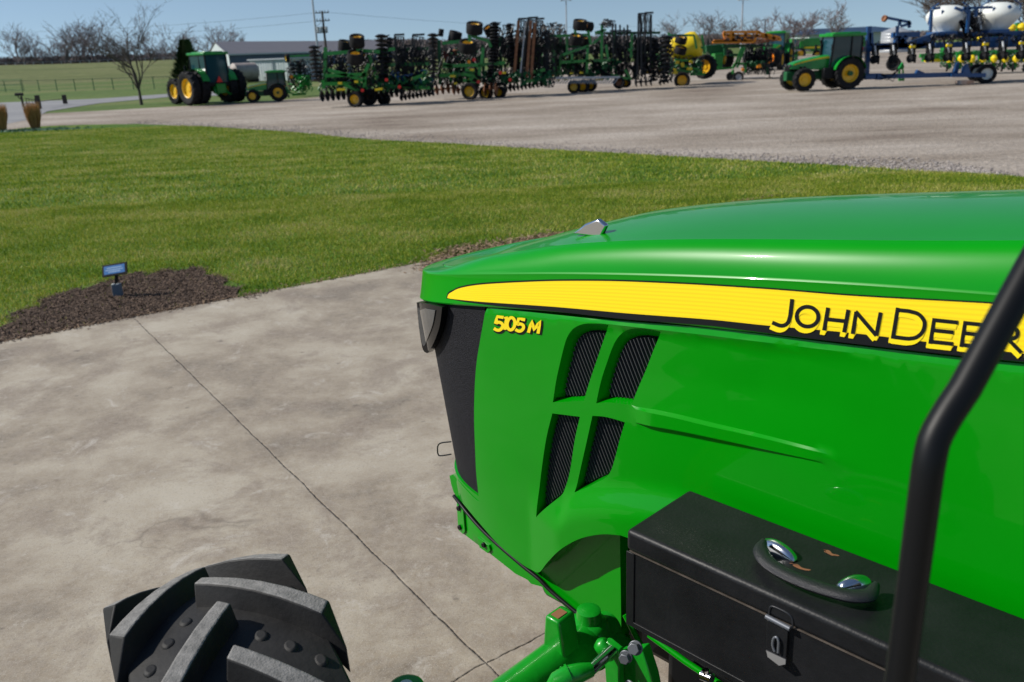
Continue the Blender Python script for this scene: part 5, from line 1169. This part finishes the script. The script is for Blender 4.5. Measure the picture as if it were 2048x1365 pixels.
    def marker(s, x, y, m='red', d=-.3): b = MB(); b.cyl(s.p(x, y, d), s.p(x, y, d)+np.array([0, -.05, 0]), .07*s.m*45, 8); b.build('reflector', m, s.t)
    def hose(s, x0, y0, x1, y1, n=6, d=0):
        b = MB()
        for i in range(n):
            a = s.p(x0+s.r.uniform(-4, 4), y0+s.r.uniform(-4, 4), d-.2); c = s.p(x1+s.r.uniform(-4, 4), y1+s.r.uniform(-4, 4), d-.2); mid = (a+c)/2+np.array([s.r.uniform(-.2, .2), -.1, -s.r.uniform(.1, .4)]); b.tube([a, mid, c], .02, 4, False)
        b.build('hoses', 'black', s.t, kind='stuff')
GI = 'folded tillage implements parked in a row'
# folded implement right beside the small tractor
I = Imp('folded_harrow', 'folded harrow with a small raised tyre, just right of the small dark green tractor', 'harrow', 610, 196, GI, 3)
I.wh(574, 117, 8, (-1, -.5, 0), rim='byellow'); I.bar('frame', 'bgreen', [(580,113,625,111), (600,170,618,158), (618,150,618,180), (590,182,616,166), (585,190,612,188), (596,150,612,160), (600,130,604,178,.6)], .14)
I.gang(584, 128, 588, 150, 6, 5); I.gang(596, 122, 602, 150, 7, 5, .4); I.tines(575, 625, 118, 182, 46, d=.4); I.tines(580, 622, 150, 186, 26, m='bgreen', w_=.06, h=14); I.hose(578, 150, 600, 186)
I.box('valve_block', 'bgreen', 586, 150, 604, 158, .5, .2); I.marker(583, 154, 'orange'); I.bar('parking_stand', 'steel', [(577,190,579,214), (574,200,584,200)], .09, -1)
# 1
I = Imp('disc_harrow', 'folded green disc harrow, leftmost of the big ones, with one yellow hubbed wheel in front', 'disc harrow', 712, 213, GI)
I.gang(628, 92, 634, 158, 10.5, 6.6, .6); I.gang(763, 70, 766, 156, 12, 6.8, .9); I.gang(780, 76, 778, 120, 7, 6, 1.2)
I.gang(641, 193, 705, 188, 10, 9, .3); I.gang(740, 190, 800, 184, 9, 8, .8, tilt=.1); I.gang(800, 196, 863, 186, 6.5, 7, 1.2); I.gang(686, 130, 682, 158, 7, 6, 1); I.gang(700, 128, 700, 160, 6, 6, .6, m='grey')
I.basket(800, 74, 804, 156, 14, 1.4); I.basket(838, 74, 832, 152, 17, 1.6); I.basket(818, 96, 815, 158, 10, 1.8)
I.wh(714, 83, 14, (.1, -.35, 1), .55); I.wh(690, 93, 13, (.2, -.2, 1), .55, d=1.2); I.wh(711, 115, 15, (.1, -.45, 1), .55, d=-.2); I.wh(728, 118, 10, (.1, -.4, 1), .5, d=1.5)
I.wh(711, 199, 14.5, (-.25, -1, 0), .42, d=-.2); I.wh(738, 195, 15, (-.25, -1, 0), .42, d=.9, rim='steel'); I.wh(768, 198, 12, (-.25, -1, 0), .42, d=1.6, rim='steel')
I.bar('frame', 'bgreen', [(653,108,704,104), (650,152,734,149), (656,140,695,151), (738,128,726,154), (730,150,729,180), (700,152,730,163), (706,100,760,104,.6), (712,92,718,102), (651,95,650,170,.5), (690,170,728,186), (650,168,722,168,.2), (646,160,648,178,.3), (775,100,790,98,1), (775,130,860,128,1.4), (850,140,848,168,.8), (826,158,848,150,.8), (770,172,860,176,1), (735,176,716,188), (738,110,756,160,.8)], .17)
I.bar('frame_beam', 'dgreen', [(655,168,735,170,.6), (740,165,865,168,1.4), (770,96,772,178,1.2), (790,100,860,98,1.7), (700,120,702,150,1)], .16)
I.tines(640, 760, 100, 182, 150, d=.9); I.tines(760, 870, 92, 190, 190, d=1.5); I.tines(640, 860, 150, 184, 60, m='dgreen', w_=.09, h=14, d=1); I.tines(780, 862, 140, 170, 10, m='blue', w_=.04, h=8, d=1)
I.bar('label_plate', 'byellow', [(674,180,690,179), (750,180,765,178), (676,167,684,167), (709,164,716,164)], .11, -.3); I.marker(725, 181); I.marker(773, 160); I.marker(799, 174, 'red'); I.hose(700, 165, 760, 178, 8); I.hose(770, 150, 830, 175, 8, 1)
# 2
I = Imp('disc_harrow', 'folded disc harrow with rusty discs and two raised tyres against the sky', 'disc harrow', 940, 198, GI, 0)
I.gang(866, 68, 867, 152, 10.5, 6.4, 1.0); I.gang(990, 45, 984, 156, 9.5, 5.6, .8); I.gang(1018, 48, 1026, 128, 8, 6, 1.4); I.gang(908, 100, 914, 132, 5.5, 5, 1.6, m='rust'); I.gang(900, 96, 905, 132, 4, 5, 1.6)
I.gang(871, 180, 905, 176, 10, 8, 1, m='rust'); I.gang(905, 182, 940, 178, 8, 8, 1.6, m='rust'); I.gang(968, 178, 990, 178, 12, 8, -.1, m='rust'); I.gang(1010, 178, 1080, 168, 7, 7, 1.4)
I.wh(949, 57, 15.5, (.1, -.30, 1), .55); I.wh(935, 93, 16, (.05, -.42, 1), .55, d=-.2); I.wh(910, 74, 12.5, (.3, -.15, 1), .55, d=1.5); I.wh(978, 62, 9, (-.5, -.5, .9), .5, d=1.2); I.wh(882, 66, 5, (.2, 0, 1), .4, d=1.4)
I.wh(940, 183, 15.5, (-.25, -1, 0), .42, d=-.3); I.wh(972, 186, 13, (-.3, -1, 0), .42, d=.2); I.wh(1000, 185, 11, (-.5, -1, 0), .42, d=.9)
I.bar('frame', 'bgreen', [(885,87,925,83), (886,133,962,130), (960,130,957,166), (886,128,905,134), (925,148,958,155), (938,70,940,84), (942,72,976,82,.5), (966,96,963,128), (945,155,935,165), (926,160,950,168), (880,152,950,148,.4), (930,140,950,142), (975,80,982,95,.6), (962,130,1010,126,.9), (1035,150,1090,140,1.2), (1045,165,1080,158,1)], .17)
I.bar('frame_beam', 'dgreen', [(882,150,960,150,.8), (878,80,880,170,1), (965,90,968,170,1.2), (1000,75,1004,170,1.4), (970,150,1100,150,1.8), (995,95,1100,92,1.8)], .17)
I.basket(1047, 42, 1036, 150, 15, 1.6); I.basket(1066, 40, 1052, 158, 14, 1.2); I.basket(1080, 42, 1075, 150, 12, 1.9)
I.bar('rusty_beam', 'rust', [(1037,42,1029,146), (1062,42,1053,156), (1070,46,1062,158)], .15, .8); I.bar('spring_frame', 'grey', [(1051,44,1041,146)], .07, .9)
I.poly('side_shield', 'redpaint', [(886,102), (894,106), (905,130), (890,126)], .08, 1.2); I.marker(957, 164); I.marker(1001, 146); I.marker(1020, 160); I.marker(948, 120); I.marker(938, 124, 'orange')
I.tines(880, 965, 96, 178, 120, d=1); I.tines(975, 1110, 50, 176, 230, d=1.6, h=34); I.tines(890, 1100, 140, 172, 60, m='dgreen', w_=.09, h=14, d=1); I.bar('label_plate', 'byellow', [(900,153,911,153), (940,140,948,140), (1004,146,1012,146), (908,168,914,167)], .10, -.3); I.hose(950, 150, 1010, 168, 8)
# 3
I = Imp('field_cultivator', 'folded green field cultivator with a tall frame and three tyres raised in the air', 'cultivator', 1148, 185, GI, 0)
I.wh(1160, 50, 13, (.1, -.25, 1), .5); I.wh(1178, 54, 9, (-1, -.3, .2), .4, d=.6); I.wh(1152, 79, 12, (.1, -.38, 1), .5, d=-.2); I.wh(1170, 84, 9, (.1, -.3, 1), .5, d=.8)
I.wh(1148, 174, 12, (-.2, -1, 0), .4, d=-.2); I.wh(1166, 173, 12, (-.4, -1, 0), .4, d=.5); I.wh(1182, 171, 11, (-.4, -1, 0), .4, d=1); I.wh(1238, 166, 11, (-.3, -1, .2), .4, d=.3, rim='rust'); I.wh(1252, 166, 9, (-.5, -1, 0), .4, d=.8)
I.bar('frame', 'bgreen', [(1100,73,1176,70), (1126,110,1178,92), (1124,125,1176,122), (1175,93,1174,146), (1106,73,1108,150,.4), (1120,74,1122,150,.5), (1134,74,1134,108,.3), (1150,60,1151,70), (1176,62,1182,90), (1144,108,1144,124), (1204,50,1203,118,.5), (1190,66,1212,60,.5), (1212,90,1216,122,.5), (1264,68,1262,116,.8), (1204,124,1216,160,.6), (1184,122,1220,121,.6), (1256,100,1270,98,.7), (1250,140,1262,160,.6), (1222,150,1256,158,.5), (1186,88,1206,70,.6)], .14)
I.bar('frame_beam', 'dgreen', [(1100,148,1180,146,.6), (1105,95,1175,92,.8), (1186,140,1225,140,1), (1190,67,1320,66,1.4), (1230,62,1232,158,1.2), (1270,70,1272,160,1.4), (1210,100,1330,98,1.6)], .14)
I.tines(1085, 1130, 45, 150, 100, d=.8, h=30); I.tines(1135, 1175, 96, 158, 60, d=.8); I.tines(1186, 1270, 66, 160, 170, d=1.1, h=30); I.tines(1100, 1235, 120, 158, 60, m='dgreen', w_=.09, h=12, d=.9); I.tines(1205, 1216, 38, 56, 10, d=.5, h=10); I.tines(1217, 1226, 40, 56, 8, d=.5, h=8)
I.bar('shank', 'steel', [(1225,50,1227,120,.6), (1231,48,1233,122,.8), (1240,50,1240,118,1), (1248,56,1249,120,.7), (1255,50,1256,120,.9), (1220,62,1262,62,.8)], .09)
I.basket(1284, 32, 1281, 150, 12, .8); I.basket(1297, 30, 1296, 148, 12, 1.2); I.bar('basket_mast', 'steel', [(1281,30,1283,150,.6), (1302,30,1300,140,1)], .10)
I.gang(1308, 78, 1306, 158, 9, 6.5, 1.3); I.gang(1334, 72, 1328, 160, 9.5, 7, .5); I.gang(1270, 165, 1300, 163, 9, 7, .8); I.gang(1318, 166, 1340, 160, 6, 6, .6)
I.tines(1270, 1345, 70, 160, 150, d=1.2, h=22); I.bar('label_plate', 'byellow', [(1112,161,1120,161), (1128,160,1134,159), (1140,147,1146,147), (1160,146,1166,146), (1190,160,1206,160)], .09, -.3); I.hose(1180, 120, 1240, 160, 9, .5)
# rake-like rows on the ground behind
b = MB(); 
for i in range(26):
    x = 1102+i*5.4; q = P(x, 167, 50); b.tube([q+np.array([0, 0, .35]), q+np.array([-.12, 0, .15]), q+np.array([-.28, 0, -.02])], .03, 4); 
b.bar(P(1100, 164, 50)+np.array([0, 0, .2]), P(1240, 162, 50)+np.array([0, 0, .2]), .1); b.build('harrow_rake', 'grey', label='row of pale curved harrow teeth on the gravel under the folded cultivator', cat='harrow')
# 4 sprayer with the yellow tank
I = Imp('sprayer', 'green sprayer trailer carrying a large yellow tank', 'sprayer', 1364, 172, None, 1)
c = I.p(1372, 97, 1.2); b = MB(); Rx = 25*I.m; b.lathe([(-.95, 0), (-.92, Rx*.55), (-.78, Rx*.88), (-.5, Rx), (.5, Rx), (.78, Rx*.88), (.92, Rx*.55), (.95, 0)], c, (.82, -.1, .28), 28); b.build('tank', 'byellow', I.t, smooth=50)
c = I.p(1350, 98, .6); b = MB(); Rx = 15*I.m; b.lathe([(-.4, 0), (-.38, Rx*.7), (-.25, Rx), (.25, Rx), (.38, Rx*.7), (.4, 0)], c, (.3, -.1, 1), 20); b.build('small_tank', 'byellow', I.t, smooth=50)
I.wh(1362, 80, 11, (.2, -.3, 1), .4, d=-.6); I.wh(1361, 101, 11, (.2, -.3, 1), .4, d=-.6); I.wh(1364, 161, 15, (-.15, -1, 0), .42, d=-.3); I.wh(1410, 134, 22, (-.7, -1, 0), .55, d=2.2, lugs=True)
I.bar('frame', 'bgreen', [(1340,71,1388,71), (1388,71,1393,98), (1340,128,1400,140), (1345,140,1404,146), (1380,150,1410,148), (1404,70,1409,108,.8), (1393,92,1410,98,.5), (1338,66,1340,150,.6), (1350,120,1386,122), (1396,110,1404,146,1)], .12)
I.bar('frame_beam', 'dgreen', [(1345,134,1400,135,.8), (1396,120,1396,150,1), (1370,118,1372,150,.9)], .14)
I.gang(1330, 72, 1328, 100, 7, 6, -.4); I.tines(1335, 1405, 112, 152, 90, d=.6, h=12); I.tines(1340, 1400, 120, 150, 36, m='dgreen', w_=.08, h=10, d=.4); I.bar('label_plate', 'byellow', [(1352,125,1358,125), (1364,126,1366,134), (1380,122,1384,126), (1345,146,1355,146), (1347,141,1352,141), (1374,138,1384,138)], .16, -.3)
# 5 folded boom machine
I = Imp('boom_planter', 'green planter frame carrying a folded orange boom on top', 'planter', 1470, 161, None, 1)
I.bar('boom', 'orange', [(1425,85,1508,84), (1428,82,1504,81), (1447,65,1520,64), (1448,70,1516,72), (1508,84,1514,66), (1447,65,1452,84), (1466,66,1466,84), (1490,66,1490,84), (1516,66,1560,76), (1514,72,1562,80), (1452,70,1470,82), (1530,68,1534,78), (1545,72,1548,80)], .15, -.2)
I.bar('boom_brace', 'orange', [(1425+i*4.2, 84, 1429+i*4.2, 81) for i in range(19)]+[(1518+i*4, 68+i*.8, 1521+i*4, 76+i*.4) for i in range(10)], .05, -.25); I.bar('rusty_boom', 'rust', [(1512,86,1560,80), (1512,82,1556,77)], .09, .1)
I.tines(1448, 1556, 66, 82, 14, d=.1, h=10, m='rust'); I.tines(1448, 1510, 70, 84, 30, d=0, h=8)
I.bar('frame', 'bgreen', [(1469,134,1484,95), (1474,136,1489,95), (1465,138,1470,128), (1470,127,1492,128), (1491,126,1490,146), (1466,140,1466,148), (1420,140,1466,136,1), (1490,130,1520,134,.6)], .13, -.3)
I.bar('frame_beam', 'dgreen', [(1445,92,1545,92,.8), (1460,110,1540,112,.8), (1500,92,1505,142,.8), (1532,86,1535,150,.9), (1450,96,1450,112,.8), (1495,120,1540,122,1)], .16)
I.gang(1486, 116, 1530, 118, 9, 5, .4); I.gang(1490, 104, 1528, 104, 6, 5, .7); I.wh(1462, 153, 8.5, (-.4, -1, 0), .3, rim='steel'); I.wh(1477, 154, 9.5, (-.25, -1, 0), .3, d=-.3, rim='grey'); I.wh(1544, 116, 18, (-1, -.5, 0), .5, d=1.6, rim='orange'); I.wh(1453, 118, 17, (-1, -.25, 0), .5, d=2, lugs=True)
I.tines(1486, 1545, 86, 150, 130, d=.8, h=16); I.tines(1500, 1530, 120, 134, 30, d=.4, h=8, m='dgreen', w_=.08); I.bar('jack', 'steel', [(1538,128,1539,157), (1532,157,1545,156), (1524,125,1537,134)], .07, -.4); I.marker(1519, 132, 'orange'); I.bar('label_plate', 'orange', [(1514,134,1522,133), (1484,138,1487,142)], .16, -.5)
I.poly('hopper', 'bgreen', [(1430,108), (1450,106), (1446,122), (1444,138), (1434,138), (1430,122)], 1.0, 1.0); I.poly('bucket', 'dgreen', [(1412,92), (1452,88), (1458,104), (1424,112), (1414,104)], 1.2, 2.0)
# machines far behind on the right
I = Imp('harvester_head', 'long green harvester attachment behind the right hand tractor', 'harvester head', 1720, 118, None, 4)
I.box('body', 'bgreen', 1692, 76, 1736, 104, 1.6, 0); I.bar('rail', 'dgreen', [(1690,78,1740,78), (1690,86,1738,86)], .12, -.1); I.bar('tail_panel', 'redpaint', [(1704,108,1712,106), (1722,101,1724,103)], .3, -.2); I.marker(1724.5, 98, 'red', -.3)
b = MB(); q = I.p(1718, 86, -.2); b.prism([q+np.array([0, 0, .45]), q+np.array([.4, 0, 0]), q+np.array([0, 0, -.5]), q+np.array([-.4, 0, 0])], (0, 1, 0), .04); b.build('sign_plate', 'grey', I.t)
b = MB()
for i in range(7): b.bar(I.p(1716+i*3.4, 118, -.1), I.p(1722+i*3.4, 108, -.1), .07)
b.build('striped_guard', 'white', I.t); I.tines(1695, 1736, 96, 116, 40, d=.4, h=10)
I = Imp('combine_harvester', 'green combine harvester behind the left side of the right hand tractor cab', 'combine', 1625, 116, None, 14)
I.poly('body', 'bgreen', [(1583,78), (1640,76), (1642,100), (1630,104), (1584,100)], 2.5, 0, .05); I.box('cab', 'glass', 1590, 80, 1600, 98, 1.2, -.3); I.box('panel', 'bgreen', 1601, 78, 1607, 99, .6, -.5); I.bar('stripe', 'byellow', [(1608,96,1640,95)], .22, -.1); I.wh(1600, 108, 10, (-.2, -1, 0), .6, d=-.4, lugs=True); I.wh(1634, 110, 8, (-.2, -1, 0), .5, d=-.2, lugs=True); I.bar('unloader', 'grey', [(1584,101,1620,101)], .12, -.6)
# ------------------------------------------------------------------ blue planter with two white tanks
I = Imp('blue_planter', 'long blue planter with white central tanks, hitched low on the right of the yard', 'planter', 1900, 168, None, 0)
I.bar('tongue', 'blue', [(1725,154.5,1905,149.5), (1722,152.5,1760,151.5)], .22, -.4); I.box('hitch_box', 'blue', 1755, 148, 1767, 160, .35, -.6); I.box('hitch_plate', 'blue', 1731, 150, 1752, 159, .2, -.7)
I.poly('axle_frame', 'blue', [(1906,155), (1972,155), (1973,147), (1942,147), (1936,128), (1930,133), (1926,146), (1906,148)], .25, -.8, .02); I.poly('gusset', 'blue', [(1906,148), (1914,126), (1920,124), (1916,150)], .2, -.4, .02); I.poly('tongue_gusset', 'blue', [(1830,150), (1836,140), (1850,146), (1852,151)], .2, -.4)
I.wh(1972, 148, 17.5, (-.2, -1, 0), .38, d=-.3, rim='white'); I.wh(1953, 146, 16, (-.2, -1, 0), .38, d=.6, rim='white')
I.bar('mast', 'blue', [(1738,53,1733,148), (1741,66,1742,92), (1734,98,1752,97)], .2, 0); I.box('mast_block', 'blue', 1733, 93, 1751, 104, .4, -.2)
I.bar('marker_arm', 'blue', [(1774,36,1820,45), (1802,53,1822,47), (1800,40,1799,52), (1816,42,1819,56), (1795,52,1794,72)], .12, -.1); I.wh(1769, 37.5, 6, (-1, -.4, .3), .12, d=-.1, rim='rust', m='rust', name='marker_disc')
I.bar('toolbar', 'blue', [(1745,96,2080,84), (1745,92,1830,91), (1784,71,1838,69), (1795,73,1791,92), (1795,76,1812,90), (1812,73,1796,90), (1820,88,1870,70), (1830,94,1868,80), (1865,70,2090,66,.5), (1960,80,2080,76,0)], .24, .2)
I.box('toolbar_beam', 'blue', 1870, 86, 1965, 93, .3, -.1); I.box('toolbar_beam', 'blue', 1975, 84, 2090, 92, .3, -.1); I.box('tank_cradle', 'blue', 1875, 64, 1915, 70, 1.2, 0); I.box('tank_cradle', 'blue', 1977, 60, 2020, 66, 1.2, 0)
for (cx, cy, lb) in ((1894, 40, 0), (1995, 34, 1)):
    c = I.p(cx, cy, .9); r_ = 36*I.m; b = MB(); pr = []
    for z_, k in ((27, 0), (26.5, .35), (24, .62), (17, .86), (8, 1.0), (1, 1.0), (-6, .90), (-14, .74), (-21, .60), (-26, .55), (-27, 0)): pr.append((z_*I.m*.92, r_*k))
    b.lathe(pr[::-1], c, (0.04, 0, 1), 30); o = b.build('tank', 'white', I.t, smooth=50)
    b = MB(); b.lathe([(0, r_*.3), (.06, r_*.3), (.1, 0)], c+np.array([.03, 0, 26*I.m*.92]), (0, 0, 1), 20); b.build('tank_lid', 'black', o)
    b = MB(); q = c+np.array([-r_*.62, -r_*.70, 12*I.m]); b.box(q, (.10, .03, .22)); b.box(q+np.array([.0, 0, -.0]), (.03, .05, .24)); b.build('gauge_decal', 'blue', o)
    b = MB(); 
    for k in (-1, 1): b.tube([c+np.array([k*r_*1.03, -.2, -.2]), c+np.array([k*r_*.97, -.2, .55]), c+np.array([k*r_*.6, -.2, .78])], .03, 6)
    b.build('strap', 'blue', I.t)
I.bar('ladder_rail', 'blue', [(1863,20,1861,62), (1938,16,1934,66), (1927,17,1984,15), (1927,17,1935,26), (2018,12,2021,17), (1866,18,1880,16), (1952,18,1952,34), (1910,16,1925,22)], .12, -.2)
def row_unit(I, x, ytop, ybot, body, lid, d=-.6):
    r_ = I.r; a = I.p(x, ytop, d); c = I.p(x, ybot, d); h = a[2]-c[2]; b = MB(); X_ = a[0]; Y_ = a[1]
    b.box((X_, Y_, c[2]+h*.62), (.16, .5, h*.34)); b.bar((X_-.08, Y_+.3, a[2]), (X_-.08, Y_-.2, c[2]+h*.5), .06); b.bar((X_+.08, Y_+.3, a[2]), (X_+.08, Y_-.2, c[2]+h*.5), .06)
    b.tube([(X_, Y_, a[2]), (X_+.1, Y_-.1, a[2]+.12), (X_+.16, Y_-.1, c[2]+h*.7)], .03, 5); b.bar((X_, Y_-.1, c[2]+h*.5), (X_-.05, Y_-.35, c[2]+h*.12), .10); b.bar((X_+.04, Y_-.1, c[2]+h*.5), (X_+.1, Y_-.3, c[2]+h*.2), .06)
    return b
for i in range(10):
    x = 1752+i*36.5; yt = 88-i*1.2; r0 = row_unit(I, x, yt, yt+42, 'black', None); u_ = r0.build('row_unit', 'black', I.t, smooth=30)
    for k in (-1, 1): wheel(u_, I.p(x+k*5, yt+32, -.8), 7.5*I.m, .10, (.95*k, -.4, 0), lugs=False, rim='steel', n=16)
    b = MB(); b.tube([I.p(x-2, yt+4, -.9), I.p(x-1, yt+14, -1.0), I.p(x, yt+22, -.9)], .045, 6); b.build('spring', 'grey', u_)
    if i % 2 == 0 and i > 0: I.bar('label_plate', 'byellow', [(x-5, yt+8, x+5, yt+8)], .12, -1.0)
I.hose(1850, 85, 1870, 72, 8, -.3); I.hose(1920, 40, 1945, 80, 12, .2); I.hose(1760, 152, 1800, 140, 4, -.4); I.tines(1865, 2060, 66, 88, 80, d=.2, h=12); I.tube('cyclone', 'grey', [(1957,34), (1956,46), (1958,60)], .14, .2); I.tines(1930, 1965, 20, 66, 60, d=.5, h=20)
b = MB(); b.box(I.p(1929, 165, -.8), (.66, .5, .17)); b.build('wheel_chock', mat('worn_board', (.55, .50, .45), .8, col2=(.42, .22, .12), vscale=2), label='pale wooden block on the gravel in front of the blue planter wheel', cat='block')
I = Imp('parking_stand', 'small green parking stand holding up the blue planter tongue', 'stand', 1801, 162); I.bar('leg', 'bgreen', [(1799,140,1799,159)], .07, -.7); I.bar('leg', 'bgreen', [(1806,140,1806,159)], .07, -.7); I.bar('foot', 'bgreen', [(1797,160,1808,160)], .12, -.7); I.poly('bracket', 'bgreen', [(1797,139), (1806,125), (1809,134), (1806,140)], .15, -.7)
# green planter units seen under and behind the blue one
I = Imp('green_planter', 'green planter with yellow seed hoppers parked behind the blue planter', 'planter', 1980, 147, None, 0)
I.bar('toolbar', 'bgreen', [(1840,112,2080,100), (1845,120,1905,118), (1990,48,1992,90), (2035,46,2036,90)], .22, .6)
for i in range(9):
    x = 1898+i*22; b = row_unit(I, x, 104, 142, 'g', None, 0); u_ = b.build('row_unit', 'bgreen', I.t, smooth=30); b = MB(); q = I.p(x+2, 118, -.2); b.lathe([(-.2, 0), (-.2, .16), (.05, .2), (.2, .1), (.22, 0)], q, (0, 0, 1), 12); b.build('seed_box', 'byellow', u_, smooth=30)
    wheel(u_, I.p(x-4, 136, -.3), 7*I.m, .1, (1, -.5, 0), lugs=False, rim='grey', n=14)
for x, y in ((1962,52), (1962,62), (1962,76), (2024,56), (2044,54), (2044,66)): b = MB(); q = I.p(x, y, .3); b.lathe([(-.22, 0), (-.22, .12), (-.05, .24), (.1, .22), (.2, .08), (.24, 0)], q, (0, 0, 1), 14); b.build('seed_hopper', 'byellow', I.t, smooth=40)
I.box('panel', 'bgreen', 1887, 96, 1902, 124, .4, 1.0); I.bar('panel_stripe', 'byellow', [(1850,122,1905,121)], .16, .4); I.box('panel', 'bgreen', 1850, 108, 1900, 121, .4, 1.2)
I.wh(1787, 128, 13, (-.3, -1, 0), .5, d=1.5, rim='steel'); I.tines(1880, 2060, 100, 140, 90, m='dgreen', d=.6, h=12, w_=.06)
# fill the middle distance behind the row with more parked green implements
for i, (px, py, w_, yt, lb) in enumerate(((930, 168, 60, 96, 'low green implement glimpsed between the two disc harrows, behind them'), (1100, 160, 50, 92, 'dark green implement behind the gap left of the field cultivator'), (1310, 150, 60, 88, 'dark green implement behind the tall rolling basket'), (1570, 135, 50, 88, 'bright green loader implement left of the right hand tractor hood'))):
    I = Imp('parked_implement', lb, 'implement', px, py, 'implements parked in the second row', 3); h = w_/2
    I.bar('frame', 'bgreen' if i == 3 else 'dgreen', [(px-h, yt+10, px+h, yt+8), (px-h, yt+26, px+h, yt+24), (px-h*.6, yt, px-h*.6, py-6), (px+h*.5, yt+4, px+h*.5, py-6), (px-h*.2, yt+8, px+h*.3, py-16)], .18); I.wh(px-h*.4, py-8, 8, (-.3, -1, 0), .4); I.wh(px+h*.4, py-8, 8, (-.3, -1, 0), .4); I.tines(px-h, px+h, yt+4, py-6, 70, d=.3, h=14); I.tines(px-h, px+h, yt+10, py-10, 24, d=.3, h=10, m='bgreen', w_=.09)
